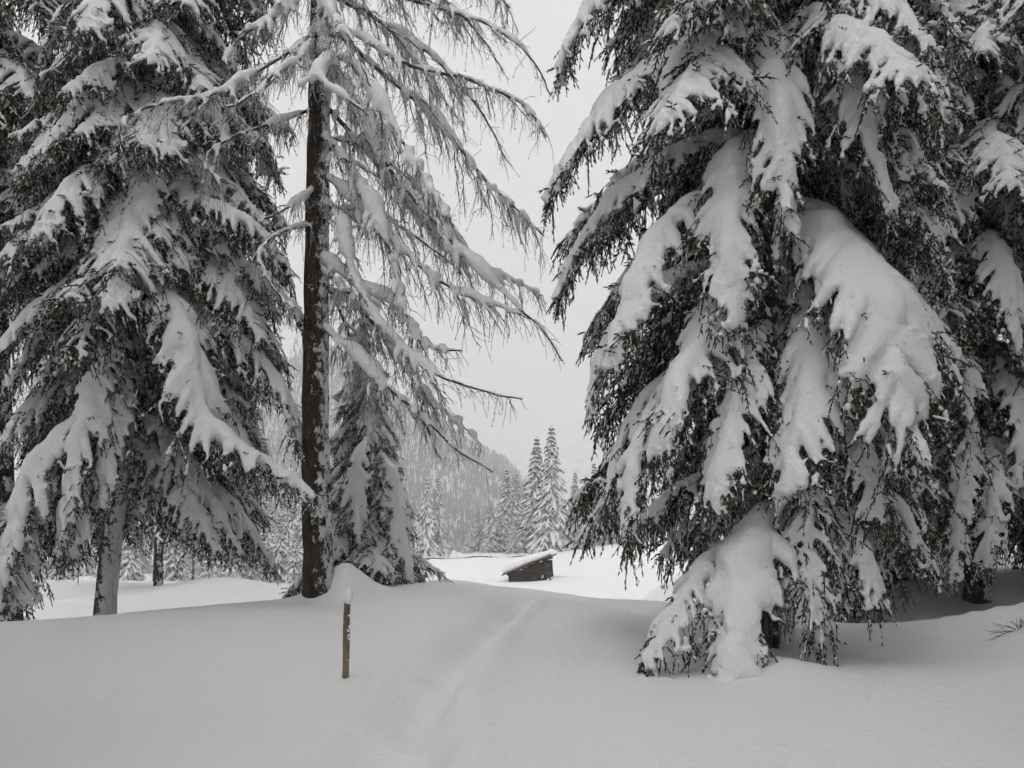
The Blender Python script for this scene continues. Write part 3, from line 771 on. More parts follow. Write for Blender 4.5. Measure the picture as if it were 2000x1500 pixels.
# ------------------------------------------------------------------ larches
def larch_branch(name, pts, seed, snow=.07, sec_len=.75, r0=.035, gap=.135, cover=.95, twig=1.0, mats=None, voxel=.021, fine=1.25):
    rng = np.random.default_rng(seed)
    snow = snow * 1.1; sec_len = sec_len * .82
    S, Lt = spline(pts, 40)
    S = S + np.cumsum(rng.standard_normal((40, 3)) * .008, 0) * np.linspace(0, 1, 40)[:, None]
    N = 40
    T = unit(np.gradient(S, axis=0))
    side = unit(np.cross(T, [0, 0, 1.0]) + 1e-6)
    wood = MB(); raw = MB()
    tubes(wood, S, np.linspace(r0, .009, N), 6, 0)
    secs = []
    t_end = .70 if rng.random() < .4 else .99
    gate = rng.uniform(0, 6)
    for k, t in enumerate(np.arange(.10, t_end, gap / Lt)):
        if rng.random() < .13 + .2 * math.sin(t * Lt * 3.1 + gate): continue
        i = int(t * (N - 1))
        sd = 1 if k % 2 else -1
        for rep_ in range(2 if rng.random() < .4 else 1):
            d = unit(T[i] * rng.uniform(.3, .9) + side[i] * sd * rng.uniform(.2, .9) - np.array([0, 0, 1.0]) * rng.uniform(-.15, 1.1))
            l = sec_len * np.interp(t, [0, .15, .45, .8, 1], [.4, .8, 1, .8, .45]) * rng.uniform(.35, 1.1) * (1.5 if rng.random() < .2 else 1)
            s_ = np.linspace(0, 1, 8)[:, None]
            q = S[i] + d * l * s_ - np.array([0, 0, 1.0]) * l * rng.uniform(.1, .7) * s_ ** 1.7
            q = q + np.cumsum(rng.standard_normal((8, 3)) * l * .022, 0) * (s_ > 0)
            q[:, 2] += l * rng.uniform(0, .14) * np.maximum(0, s_[:, 0] - .7) ** 1 * 2
            secs.append((q, l, sd))
            sd = -sd
    P = np.array([q[0] for q in secs])
    tubes(wood, P, np.linspace(.0105, .0045, 8)[None].repeat(len(secs), 0), 4, 0)
    TP, TD, TL = [], [], []
    def addt(q, l, m):
        for s in rng.uniform(.12, 1, m):
            i = min(int(s * (len(q) - 1)), len(q) - 2)
            f = s * (len(q) - 1) - i
            p = q[i] * (1 - f) + q[i + 1] * f
            tg = unit(q[i + 1] - q[i])
            d = unit(tg * rng.uniform(.1, .9) + rng.standard_normal(3) * .38 - np.array([0, 0, 1.0]) * rng.uniform(.0, 1.1))
            TP.append(p); TD.append(d); TL.append(rng.uniform(.07, .34) * twig)
    for q, l, sd in secs:
        addt(q, l, int(l / .055 * fine) + 1)
    addt(S, Lt, int(Lt / .07 * fine))
    TP = np.array(TP); TD = np.array(TD); TL = np.array(TL); n = len(TP)
    s_ = np.linspace(0, 1, 4)
    TC = TP[:, None] + TD[:, None] * (TL[:, None] * s_)[..., None]
    TC[..., 2] -= TL[:, None] * rng.uniform(-.15, .6, n)[:, None] * s_[None] ** 2
    TC += np.cumsum(rng.standard_normal((n, 4, 3)), 1) * (TL * .045)[:, None, None] * (s_ > 0)[None, :, None]
    tubes(wood, TC, np.linspace(.0052, .003, 4)[None].repeat(n, 0), 3, 1, True, False)
    # spur shoots and cones
    m = int(n * 1.0)
    ti = rng.integers(0, n, m); tj = rng.integers(1, 4, m)
    blobs(wood, TC[ti, tj] + rng.standard_normal((m, 3)) * .004, rng.uniform(.006, .0125, m), 1.3, OCTA)
    # material for the blobs: twig
    wood.m[-1][:] = 1
    # snow
    tt = np.linspace(0, 1, 110); Sd = np.stack([np.interp(tt, np.linspace(0, 1, N), S[:, k]) for k in range(3)], 1)
    ph = rng.uniform(0, 6, 4)
    w = .62 + .5 * np.sin(tt * Lt * 2.3 + ph[0]) + .36 * np.sin(tt * Lt * 5.1 + ph[1]) + .15 * np.sin(tt * Lt * 11 + ph[2])
    rs = snow * np.clip(w, .25, 1.5) * np.interp(tt, [0, .1, .6, .9, 1], [.7, 1, .9, .45, .2])
    rs = np.maximum(rs, voxel * .9)
    blobs(raw, Sd + np.array([0, 0, 1.0]) * (rs * .5 + .01)[:, None], rs, .8)
    for q, l, sd in secs:
        if rng.random() > cover: continue
        e = rng.uniform(.55, 1.0)
        u = np.linspace(0, e, 14)
        qq = np.stack([np.interp(u, np.linspace(0, 1, 8), q[:, k]) for k in range(3)], 1)
        r = snow * rng.uniform(.3, .75) * np.interp(u / e, [0, .4, 1], [1, .85, .3]) * (.8 + .4 * np.sin(u * 9 + rng.uniform(0, 6)))
        r = np.maximum(r, voxel * .85)
        blobs(raw, qq + np.array([0, 0, 1.0]) * (r * .55 + .004)[:, None], r, .85)
    sel = np.where(rng.random(n) < .22)[0]
    for j in range(4):
        blobs(raw, TC[sel, j] + np.array([0, 0, .008]), np.full(len(sel), voxel * .75), .9, ICO1)
    me = wood.mesh(name, mats or [LARCH_BARK, LARCH_TWIG])
    ms = fused(raw, name + '_snow', SNOW, voxel, 2, snow * .15, 6, seed, .25, .002)
    return me, ms

cb = np.array([-2.81, 12.8, 0]); cb[2] = gz(-2.81, 12.8)
larch = empty('larch_tree', cb)
tag(larch, 'tall bare larch with dark straight trunk and drooping twiggy branches left of the path', 'larch')
cz = cb[2]
link('trunk', trunk_mesh('larch_trunk', [(0.02, 0, -.6), (.02, 0, 0), (-.01, 0, 1.0), (-.03, 0, 2.5), (.0, 0, 5), (.05, 0, 8), (.1, 0, 13), (.15, 0, 20)], .215, .055, TRUNK_LARCH, 5, 26, 150, .45, .045), larch)
A_ = lambda *q: [at(x[0], x[1], 12.8 + (x[2] - 15) * 1.0) for x in q]
LB = [  # photo-matched main branches (pixel column, row, metres)
    (A_((622, -60, 15), (720, -20, 14.6), (830, 10, 14.3), (960, 60, 14.0), (1030, 120, 13.9), (1063, 185, 13.8)), .05, .6, .032),
    (A_((622, 20, 15), (700, 70, 14.7), (800, 125, 14.4), (930, 155, 14.1), (1020, 195, 14.0), (1072, 245, 13.9)), .055, .5, .036),
    (A_((622, 30, 15), (720, 120, 15.3), (830, 215, 15.6), (930, 330, 15.8), (1000, 400, 15.9), (1065, 465, 16)), .075, .8, .034),
    (A_((622, 90, 15), (700, 200, 14.6), (760, 330, 14.3), (850, 440, 14.1), (960, 560, 14.0), (1040, 630, 13.9), (1085, 700, 13.9)), .10, .75, .038),
    (A_((622, 190, 15), (720, 300, 15.4), (800, 400, 15.7), (880, 490, 15.8), (980, 540, 15.9), (1040, 570, 16)), .085, .8, .034),
    (A_((622, 330, 15), (700, 400, 14.5), (770, 470, 14.2), (850, 540, 14.0), (930, 580, 13.9), (1010, 600, 13.9)), .09, .8, .034),
    (A_((622, 500, 15), (690, 550, 14.6), (770, 600, 14.4), (840, 680, 14.3), (900, 690, 14.2)), .10, .6, .034),
    (A_((622, 520, 15), (700, 590, 14.3), (790, 690, 14.0), (860, 740, 13.8), (940, 770, 13.7), (1028, 795, 13.6)), .075, .6, .034),
    (A_((622, 630, 15), (690, 690, 14.6), (760, 760, 14.3), (830, 820, 14.1), (890, 880, 14.0), (960, 920, 13.9)), .085, .7, .034),
    (A_((622, 560, 15), (700, 600, 15.3), (780, 700, 15.6), (850, 790, 15.7), (920, 850, 15.8)), .09, .7, .030),
    (A_((622, 250, 15), (690, 330, 14.3), (740, 430, 14.0), (770, 530, 13.9), (800, 640, 13.8)), .09, .7, .030),
    (A_((622, 380, 15), (665, 430, 14.5), (690, 520, 14.3), (730, 600, 14.2)), .10, .5, .028),
    (A_((622, 100, 15), (700, 130, 14.0), (770, 230, 13.6), (830, 330, 13.4), (880, 420, 13.3)), .085, .8, .032),
    (A_((622, -20, 15), (740, 40, 15.5), (850, 120, 15.9), (930, 220, 16.1), (980, 330, 16.2)), .07, .8, .03),
    (A_((622, -120, 15), (740, -80, 14.6), (850, -10, 14.4), (930, 70, 14.3), (980, 150, 14.2)), .07, .8, .03),
    (A_((622, -160, 15), (760, -150, 15.4), (900, -90, 15.8), (990, 10, 16.0)), .07, .8, .03),
    # towards the left and the camera
    (A_((618, 60, 15), (560, 105, 14.2), (470, 160, 13.5), (420, 185, 13.2), (330, 205, 12.8), (245, 235, 12.5), (238, 300, 12.4)), .05, .45, .024),
    (A_((618, 210, 15), (540, 240, 14.2), (470, 262, 13.7), (415, 290, 13.4), (395, 325, 13.3), (432, 352, 13.2)), .042, .4, .026),
    (A_((618, 360, 15), (600, 380, 14.8), (555, 408, 14.5), (515, 428, 14.4)), .045, .2, .02),
    (A_((618, 70, 15), (590, 110, 14.2), (540, 140, 13.6), (490, 190, 13.3), (436, 212, 13.1)), .055, .5, .028),
    (A_((618, 40, 15), (640, 110, 14.2), (620, 150, 13.7), (660, 190, 13.4), (715, 228, 13.3)), .10, .45, .03),
    (A_((618, -40, 15), (560, 10, 14.4), (500, 50, 14.1), (440, 110, 14.0)), .08, .6, .028),
    (A_((618, -20, 15), (650, 30, 14.0), (690, 90, 13.5), (720, 170, 13.3)), .09, .5, .03),
    (A_((618, 440, 15), (550, 450, 14.2), (500, 490, 13.7), (530, 560, 13.5), (565, 590, 13.4)), .035, .35, .02),
]
for k, (pts, sn, sl, r0) in enumerate(LB):
    p0 = pts[0]
    rel = [p - p0 for p in pts]
    me, ms = larch_branch('larch_branch', rel, 400 + k, sn, sl, r0)
    b = link('branch', me, larch, p0 - cb)
    tag(link('snow_load', ms, b), kind='stuff')
# the branches on the far side of the crown and above the frame share a few shapes
rng = np.random.default_rng(77)
proto = [larch_branch('larch_branch', [(0, 0, 0), (.8, .1, -.1), (1.7, .1, -.7), (2.5, 0, -1.6), (3.0, -.1, -2.3)], 471, .08, .7, .03),
         larch_branch('larch_branch', [(0, 0, 0), (.8, -.1, -.05), (1.6, -.1, -.5), (2.3, 0, -1.0)], 472, .07, .7, .03)]
for k in range(12):
    z = 5.0 + k * 1.05
    az = rng.uniform(-.5, 1.9) if k < 9 else rng.uniform(0, 6.28)
    me, ms = proto[k % 2]
    b = link('branch', me, larch, (.03 + .008 * z, 0, z - cz), (0, 0, az), rng.uniform(.7, 1.0) * (1 if z < 9 else .75))
    tag(link('snow_load', ms, b), kind='stuff')

# pale frosted larch deeper in the wood at the left edge
lb = np.array([-16.8, 31, 0]); lb[2] = gz(lb[0], lb[1])
fl = empty('larch_tree', lb)
tag(fl, 'pale frosted larch seen in the gap beside the dark left-edge trunk', 'larch')
link('trunk', trunk_mesh('frosted_trunk', [(0, 0, -.6), (0, 0, 0), (.05, 0, 6), (.1, 0, 14)], .16, .04, TRUNK_SPRUCE, 9), fl)
fp = [larch_branch('frosted_branch', [(0, 0, 0), (.9, .1, .1), (1.9, 0, -.1), (2.8, .1, -.5)], 481, .05, .9, .025, .2, .8, 1.6, [FROST_TWIG, FROST_TWIG], .03, .6),
      larch_branch('frosted_branch', [(0, 0, 0), (.7, -.1, .2), (1.5, 0, .3), (2.2, -.1, .2)], 482, .05, .8, .022, .2, .8, 1.6, [FROST_TWIG, FROST_TWIG], .03, .6)]
for k in range(34):
    me, ms = fp[k % 2]
    z = 1.2 + k * .36
    b = link('branch', me, fl, (.04, 0, z), (0, 0, rng.uniform(0, 6.28)), rng.uniform(.7, 1.15) * np.interp(z, [0, 9, 14], [1, .9, .4]))
    tag(link('snow_load', ms, b), kind='stuff')

# ------------------------------------------------------------------ distant spruces
def far_spruce_meshes(name, seed, h, r, fullness=1.0):
    rng = np.random.default_rng(seed)
    nd, sn = MB(), MB()
    z = h * .05
    while z < h * .985:
        t = z / h
        rad = r * np.interp(t, [0, .12, .5, .8, 1], [.92, 1, .66, .3, .06]) 
        n = max(4, int(8 * fullness * np.interp(t, [0, 1], [1.15, .6])))
        a0 = rng.uniform(0, 6.28)
        for q in range(n):
            az = a0 + q * 6.283 / n + rng.uniform(-.35, .35)
            l = rad * rng.uniform(.72, 1.2)
            dr = rng.uniform(.45, .95)
            o = np.array([math.cos(az), math.sin(az), 0]); lat = np.array([-math.sin(az), math.cos(az), 0])
            s = np.linspace(0, 1, 6)[:, None]
            zz = z + rng.uniform(-.1, .1)
            P = np.array([0, 0, zz]) + o * l * s - np.array([0, 0, 1.0]) * (dr * l * s ** 1.3)
            w = .10 + .08 * l
            r_ = w * np.array([.5, .85, 1, .9, .65, .2]) * rng.uniform(.55, 1.05)
            if rng.random() < .92:
                tubes(sn, P + np.array([0, 0, 1.0]) * .05, r_, 5, 0)
            for sd in (-1, 1):
                for b0 in (.35, .65):
                    p0 = P[int(b0 * 5)]
                    e = p0 + (o * .55 + lat * sd * rng.uniform(.5, .9)) * l * .34 - np.array([0, 0, 1.0]) * l * rng.uniform(.12, .4)
                    if rng.random() < .72:
                        Q = p0 + (e - p0) * np.linspace(0, 1, 4)[:, None]
                        tubes(sn, Q + np.array([0, 0, .04]), w * np.array([.7, .7, .5, .14]) * rng.uniform(.6, 1), 4, 0)
            m = 16
            ss = rng.uniform(.15, 1, m)
            pp = np.stack([np.interp(ss, s[:, 0], P[:, k]) for k in range(3)], 1)
            dd = unit(o[None] * rng.uniform(.1, .8, (m, 1)) + lat[None] * rng.uniform(-1, 1, (m, 1)) - np.array([0, 0, 1.0]) * rng.uniform(.3, 1.1, (m, 1)))
            shoots(nd, pp - np.array([0, 0, .03]), dd, rng.uniform(.5, 1.1, m) * (.16 + .22 * l), rng.uniform(.03, .06, m), rng, 3, .4, 0, 1, .16)
        z += h * .026 + .05
    return nd.mesh(name, [NEEDLE_FAR, SNOW_FAR]), sn.mesh(name + '_snow', [SNOW_FAR])

FV = [(far_spruce_meshes('far_crown', 900 + k, 14, rr, fu), 14) for k, (rr, fu) in enumerate([(2.6, 1.0), (2.1, .95), (2.9, 1.1), (2.4, .9)])]
far_trunk = trunk_mesh('far_trunk', [(0, 0, -.5), (0, 0, 0), (0, 0, 7), (0, 0, 13.8)], .2, .03, TRUNK_DARK, 3, 8, 8)
def far_spruce(px, top, Y, var, rz, label, group='spruces along the far edge of the meadow', wide=1.0, z=None):
    X = (px - 1000) / FPX * Y
    g = gz(X, Y) if z is None else z
    h = EYE + (HORIZ - top) / FPX * Y - g
    (mn, ms), hh = FV[var]
    s = h / hh
    t = empty('spruce_tree', (X, Y, g)); t.rotation_euler = (.03 * math.sin(rz * 7), .03 * math.cos(rz * 5), rz)
    tag(t, label, 'spruce', group)
    sc_ = (s * wide, s * wide, s)
    link('trunk', far_trunk, t, scale=sc_)
    b = link('crown', mn, t, scale=sc_)
    tag(link('snow_load', ms, b), kind='stuff')
    return t
FAR = [
    (1075, 827, 104, 0, .3, 'tallest spruce beyond the hut, directly above its roof', 1.02),
    (1041, 848, 110, 1, 1.2, 'second tallest far spruce, just left of the tallest one above the hut', 1.15),
    (984, 912, 112, 1, 2.0, 'slim dark-topped spruce left of the two tallest far spruces', 1.0),
    (1003, 928, 120, 3, 2.8, 'shaded narrow spruce left of the second tallest far spruce', .9),
    (1015, 921, 124, 1, .7, 'narrow spruce peeking behind the second tallest far spruce', .9),
    (958, 974, 111, 0, 4.0, 'middling spruce beyond the left end of the hut', 1.2),
    (932, 995, 114, 3, 5.0, 'rounded spruce left of the middling one beyond the hut', 1.3),
    (913, 1016, 110, 2, .9, 'small white spruce in the middle of the far row', .9),
    (896, 1030, 116, 1, 1.5, 'little spruce just left of the small white one in the far row', 1.0),
    (877, 1042, 112, 3, 3.3, 'shortest spruce in the far row, beside the broad double one', .9),
    (832, 930, 98, 2, 2.2, 'broad white spruce, left of a twin, right of the larch tips', .85),
    (853, 928, 100, 0, .2, 'white twin spruce standing against the broad one beside the larch tips', .85),
    (806, 965, 106, 3, 1.0, 'half-hidden far spruce between the small spruce and the broad white one', 1.0),
    (1000, 1000, 105, 3, 5.2, 'low bushy spruce at the foot of the slim dark-topped one', 1.1),
    (1120, 918, 114, 3, 3.0, 'greyish far spruce right of the tallest one', .95),
    (1141, 926, 104, 1, 4.4, 'white far spruce beside the hanging boughs of the huge right spruce', 1.0),
    (1165, 900, 112, 0, 5.5, 'far spruce mostly hidden by the left boughs of the huge spruce', 1.0),
    (1100, 985, 118, 1, 2.4, 'small far spruce in the gap right of the tallest one', 1.0),
    (1218, 935, 106, 3, .5, 'far spruce behind the lowest left fringe of the huge spruce', 1.0),
    (1250, 950, 112, 0, 2.9, 'far spruce behind the left foot of the huge spruce', 1.0),
    (1190, 940, 108, 2, 1.7, 'rightmost far spruce glimpsed through the huge spruce boughs', 1.0),
    # left, under the crowns
    (560, 950, 78, 0, .4, 'background spruce just left of the larch trunk', 1.0),
    (520, 965, 70, 1, 1.9, 'white background spruce, second to the left of the larch trunk', 1.0),
    (470, 960, 62, 2, 3.0, 'broad background spruce midway between left spruce and larch', .9),
    (430, 930, 74, 3, 4.1, 'background spruce behind the broad one under the left boughs', 1.0),
    (392, 1010, 60, 1, 5.0, 'young background spruce under the dark hanging skirt', 1.0),
    (350, 920, 76, 0, .8, 'background spruce right of the thin trunk', 1.0),
    (268, 930, 72, 3, 2.3, 'background spruce left of the thin trunk', 1.0),
    (235, 980, 62, 1, 3.6, 'background spruce showing just right of the snow-flecked trunk foot', 1.0),
    (150, 900, 70, 2, 4.9, 'background spruce showing just left of the snow-flecked trunk foot', 1.0),
    (105, 960, 60, 0, 5.9, 'leftmost background spruce above the sheltered hollow', 1.0),
    (60, 860, 80, 3, 1.1, 'pale background spruce near the left edge', 1.0),
    (120, 1000, 50, 1, .6, 'small front-row background spruce left of the snow-flecked trunk foot', 1.2),
    (255, 1010, 47, 2, 1.6, 'small front-row background spruce just left of the thin trunk', 1.1),
    (345, 1000, 49, 0, 2.6, 'small front-row background spruce just right of the thin trunk', 1.1),
    (410, 1030, 46, 3, 3.6, 'knee-high background spruce in front of the broad one', 1.3),
    (455, 1000, 50, 1, 4.6, 'front-row background spruce above the snow mound', 1.15),
    (500, 1015, 52, 0, 5.6, 'front-row background spruce right of the snow mound', 1.15),
    (545, 1000, 54, 2, .1, 'front-row background spruce nearest the larch trunk', 1.1),
    (575, 1020, 50, 3, 1.2, 'low background spruce touching the larch trunk on its left', 1.1),
    (600, 900, 90, 2, 2.7, 'far background spruce straddling the larch trunk', 1.0),
]
for k, (px, top, Y, var, rz, lab, wd) in enumerate(FAR):
    far_spruce(px, top, Y, var, rz, lab, 'spruces along the far edge of the meadow' if px > 780 else 'spruces in the background wood at left', wd)

# bare frosted trees in the background wood
for k, (px, Y, h, lab) in enumerate([(300, 52, 7.0, 'brownish frosted bare tree right beside the thin trunk'), (375, 50, 5.0, 'frosted bare tree between the thin trunk and the broad background spruce'),
                                     (440, 66, 6.5, 'frosted bare tree behind the mound of snow'), (250, 50, 6.0, 'frosted bare tree nearest the snow-flecked trunk foot')]):
    X = (px - 1000) / FPX * Y
    b0 = empty('bare_tree', (X, Y, gz(X, Y)))
    tag(b0, lab, 'tree', 'bare trees in the background wood')
    link('trunk', trunk_mesh('bare_trunk', [(0, 0, -.5), (0, 0, 0), (.1, 0, h * .5), (.15, 0, h)], .11, .02, LARCH_BARK, k, 8, 10), b0)
    for q in range(14):
        me, ms = fp[q % 2]
        z = h * (.15 + .06 * q)
        b = link('branch', me, b0, (.1 * z / h, 0, z), (0, rng.uniform(-.7, -.2), rng.uniform(0, 6.28)), h * .13 * rng.uniform(.7, 1.2))
        tag(link('snow_load', ms, b), kind='stuff')

# ------------------------------------------------------------------ log hut
WOOD_DARK = mk_two('weathered_logs', (0.014, 0.011, 0.009), (0.055, 0.044, 0.034), 6, .85, 6, (1, 8, 8), .01)
WOOD_RED = mk_two('reddish_boards', (0.06, 0.024, 0.017), (0.16, 0.07, 0.048), 5, .8, 5, (1, 6, 6), .006)
hx, hy = (1038 - 1000) / FPX * 61, 61.0
hz = gz(hx, hy)
hut = empty('log_hut', (hx, hy, hz)); hut.rotation_euler = (0, R(-4), R(-12))
tag(hut, 'small dark log hut half buried in the meadow, thick snow on its slanted roof', 'hut')
rng = np.random.default_rng(9)
Wd, Dp = 2.35, 2.6
def roofz(x): return .62 + (x + Wd / 2) / Wd * .78
def log(p, q, r, seed):
    mb = MB(); rg = np.random.default_rng(seed)
    t = np.linspace(0, 1, 7)[:, None]
    P = np.array(p) + (np.array(q) - np.array(p)) * t + rg.standard_normal((7, 3)) * .008
    tubes(mb, P, r * rg.uniform(.88, 1.08, 7), 8, 0)
    return mb.mesh('log', [WOOD_DARK])
for wall, yy in (('front', -Dp / 2), ('back', Dp / 2)):
    for k in range(9):
        z = -.1 + k * .155
        x0 = -Wd / 2 - .14
        if z > .5: x0 = max(x0, -Wd / 2 + (z + .07 - .62) / .78 * Wd)
        x1 = Wd / 2 + .14
        if x1 - x0 < .4: continue
        link('log', log((x0, yy + rng.uniform(-.02, .02), z), (x1, yy + rng.uniform(-.02, .02), z), .08, 40 + k), hut)
for wall, xx in (('right', Wd / 2), ('left', -Wd / 2)):
    for k in range(9):
        z = -.18 + k * .155
        if z > roofz(xx) - .1: continue
        link('log', log((xx, -Dp / 2 - .2, z), (xx, Dp / 2 + .2, z), .08, 60 + k), hut)
for xx in (-Wd / 2 + .42, Wd / 2 - .3):
    mb = MB(); tubes(mb, np.array([(xx, -Dp / 2 - .09, -.2), (xx + .02, -Dp / 2 - .09, roofz(xx) - .06)]), np.array([.05, .05]), 6, 0)
    link('post', mb.mesh('hut_post', [WOOD_DARK]), hut)
def obox(p0, p1, hw, th, mat, name):
    """board from p0 to p1, half width hw along y, thickness th"""
    p0, p1 = np.array(p0, float), np.array(p1, float)
    d = unit(p1 - p0); n = np.cross(d, [0, 1, 0.]); n = n if n[2] > 0 else -n
    v = []
    for P in (p0, p1):
        for sy in (-1, 1):
            for sz in (0, 1):
                v.append(P + np.array([0, sy * hw, 0]) + n * sz * th)
    f = [[0, 1, 3], [0, 3, 2], [4, 6, 7], [4, 7, 5], [0, 4, 5], [0, 5, 1], [2, 3, 7], [2, 7, 6], [1, 5, 7], [1, 7, 3], [0, 2, 6], [0, 6, 4]]
    mb = MB(); mb.add(v, f); return mb.mesh(name, [mat])
nb = 11
for k in range(nb):
    y0 = -Dp / 2 - .35 + (k + .5) * (Dp + .7) / nb
    j0, j1 = rng.uniform(-.1, .1), rng.uniform(-.12, .12)
    xa, xb = -Wd / 2 - .45 + j0, Wd / 2 + .48 + j1
    dzz = rng.uniform(-.01, .015)
    link('roof_board', obox((xa, y0, roofz(xa) + dzz), (xb, y0, roofz(xb) + dzz), (Dp + .7) / nb * .47, .085, WOOD_RED, 'roof_board'), hut)
for xx in (-Wd / 2 - .1, 0.1, Wd / 2 + .1):
    mb = MB(); tubes(mb, np.array([(xx, -Dp / 2 - .45, roofz(xx) - .08), (xx, Dp / 2 + .4, roofz(xx) - .08)]), np.array([.07, .07]), 8, 0)
    link('purlin', mb.mesh('purlin', [WOOD_DARK]), hut)
for sl_ in (0.0, .45, 1.0):
    xx = -Wd / 2 - .4 + sl_ * (Wd + .8)
    mb = MB(); tubes(mb, np.array([(xx, -Dp / 2 - .40, roofz(xx) + .02), (xx + .04, -Dp / 2 - .40, roofz(xx) + .16)]), np.array([.035, .03]), 6, 0)
    link('roof_peg', mb.mesh('roof_peg', [WOOD_RED]), hut)
mb = MB(); tubes(mb, np.array([(Wd / 2 + .1, -Dp / 2 - .25, .55), (Wd / 2 + .5, -Dp / 2 - .35, -.1)]), np.array([.04, .04]), 6, 0)
link('leaning_plank', mb.mesh('leaning_plank', [WOOD_DARK]), hut)
raw = MB()
for u in np.linspace(0, 1, 22):
    for v_ in np.linspace(0, 1, 20):
        xx = -Wd / 2 - .34 + u * (Wd + .72); yy = -Dp / 2 + .02 + v_ * (Dp + .2)
        th = .27 + .07 * math.sin(u * 5) + .04 * math.sin(v_ * 7 + u * 4)
        blobs(raw, [(xx, yy, roofz(xx) + .05 + th * .9)], [th], .95)
        blobs(raw, [(xx, yy, roofz(xx) + .22)], [.2], .8)
link('snow_load', fused(raw, 'hut_snow', SNOW, .07, 6, .03, 2, 3), hut)
raw = MB()
blobs(raw, [(Wd / 2 - .12, -Dp / 2 - .12, .28), (Wd / 2 - .05, -Dp / 2 - .14, .36), (Wd / 2 - .1, -Dp / 2 - .13, .2), (Wd / 2 - .2, -Dp / 2 - .1, .15)], [.05, .045, .06, .05], 1)
link('snow_patch', fused(raw, 'hut_patch', SNOW, .03, 3, .01, 5, 3), hut)

# low rail fence at the far edge of the meadow
fence = empty('rail_fence', (-5, 96, gz(-5, 96)))
tag(fence, 'low snow-covered rail fence along the far edge of the meadow', 'fence')
fx = np.linspace(-9.6, 3.2, 8)
prev = None
for k, x in enumerate(fx):
    yq = 95 + k * .3
    z = gz(x, yq)
    mb = MB(); tubes(mb, np.array([(0, 0, -.2), (.02, 0, .2)]), np.array([.06, .05]), 6, 0)
    link('post', mb.mesh('fence_post', [WOOD_DARK]), fence, (x + 5, yq - 96, z - fence.location[2]))
    if prev:
        a0 = np.array(prev); b0 = np.array((x, yq, z))
        t = np.linspace(0, 1, 9)[:, None]
        P = a0 + (b0 - a0) * t; P[:, 2] = [gz(q[0], q[1]) + .03 + .07 * math.sin(q[0] * 1.3) for q in P]
        mb = MB(); tubes(mb, P - np.array(fence.location), np.full(9, .055), 6, 0)
        rl = link('rail', mb.mesh('fence_rail', [WOOD_DARK]), fence)
        mb = MB(); tubes(mb, P - np.array(fence.location) + np.array([0, 0, .10]), .07 + .035 * np.sin(np.arange(9) * 2.1 + k), 7, 0)
        link('snow_load', mb.mesh('rail_snow', [SNOW_FAR]), rl)
    prev = (x, yq, z)

# ------------------------------------------------------------------ stake in the foreground
STAKE = mk_two('stake_wood', (0.11, 0.08, 0.052), (0.27, 0.20, 0.13), 5, .8, 8, (6, 6, .5), .01)
sb_ = np.array([-1.56, 8.22, 0]); sb_[2] = gz(-1.56, 8.22)
stake = empty('wooden_stake', sb_)
tag(stake, 'short weathered wooden stake with a tall snow cap standing in the open snow', 'stake')
n, sd = 40, 14
t = np.linspace(0, 1, n); an = np.arange(sd) * 6.283 / sd
rg = np.random.default_rng(4)
hgt = .69
axx = np.stack([.032 * t + .004 * np.sin(t * 5), 0 * t, -.3 + (hgt + .3) * t], 1)
prof_ = np.where(np.sin(an) < -.35, .82, 1.0) * (1 + .08 * np.sin(an * 3 + .5))
k = .033 * prof_[None] * (1 + .05 * np.sin(t[:, None] * 11 + an[None] * 2)) * (1 - .08 * t[:, None]) + rg.standard_normal((n, sd)) * .0009
ring = axx[:, None] + k[..., None] * np.stack([np.cos(an), np.sin(an), 0 * an], -1)[None]
ring[-1, :, 2] += .012 * np.sin(an * 2 + 1) + rg.uniform(-.006, .006, sd)
mb = MB()
b0 = (np.arange(n - 1) * sd)[:, None] + np.arange(sd)[None]; b1 = (np.arange(n - 1) * sd)[:, None] + ((np.arange(sd) + 1) % sd)[None]
f = np.concatenate([np.stack([b0, b1, b1 + sd], -1).reshape(-1, 3), np.stack([b0, b1 + sd, b0 + sd], -1).reshape(-1, 3)])
top = n * sd
f = np.concatenate([f, np.stack([np.arange(sd) + (n - 1) * sd, (np.arange(sd) + 1) % sd + (n - 1) * sd, np.full(sd, top)], 1)])
mb.add(np.vstack([ring.reshape(-1, 3), axx[-1:]]), f, 0, True)
link('shaft', mb.mesh('stake_shaft', [STAKE]), stake)
raw = MB()
for z, r in ((.005, .032), (.022, .041), (.045, .046), (.07, .045), (.092, .039), (.112, .030), (.128, .018)):
    blobs(raw, [(.036 + z * .1, 0, hgt + z)], [r], .8)
link('snow_cap', fused(raw, 'stake_cap', SNOW, .006, 4, .0015, 20, 1), stake)
for q, (dx, dz_, r) in enumerate([(.030, .44, .013), (.034, .47, .010), (.028, .40, .011), (.032, .36, .008), (-.034, .52, .010), (-.034, .50, .008), (.03, .57, .009), (.012, .69, .007), (.03, .16, .006), (.03, .20, .005), (-.033, .44, .006)]):
    raw = MB()
    for _ in range(7):
        o = rg.standard_normal(3) * r * .55; o[2] *= 1.6
        blobs(raw, [np.array([.032 * dz_ / hgt + dx, -.016 if dx > 0 else -.008, dz_]) + o], [r * rg.uniform(.5, .95)], 1, ICO1)
    link('snow_patch', fused(raw, 'stake_patch', SNOW, .004, 2, .001, 30, q), stake)

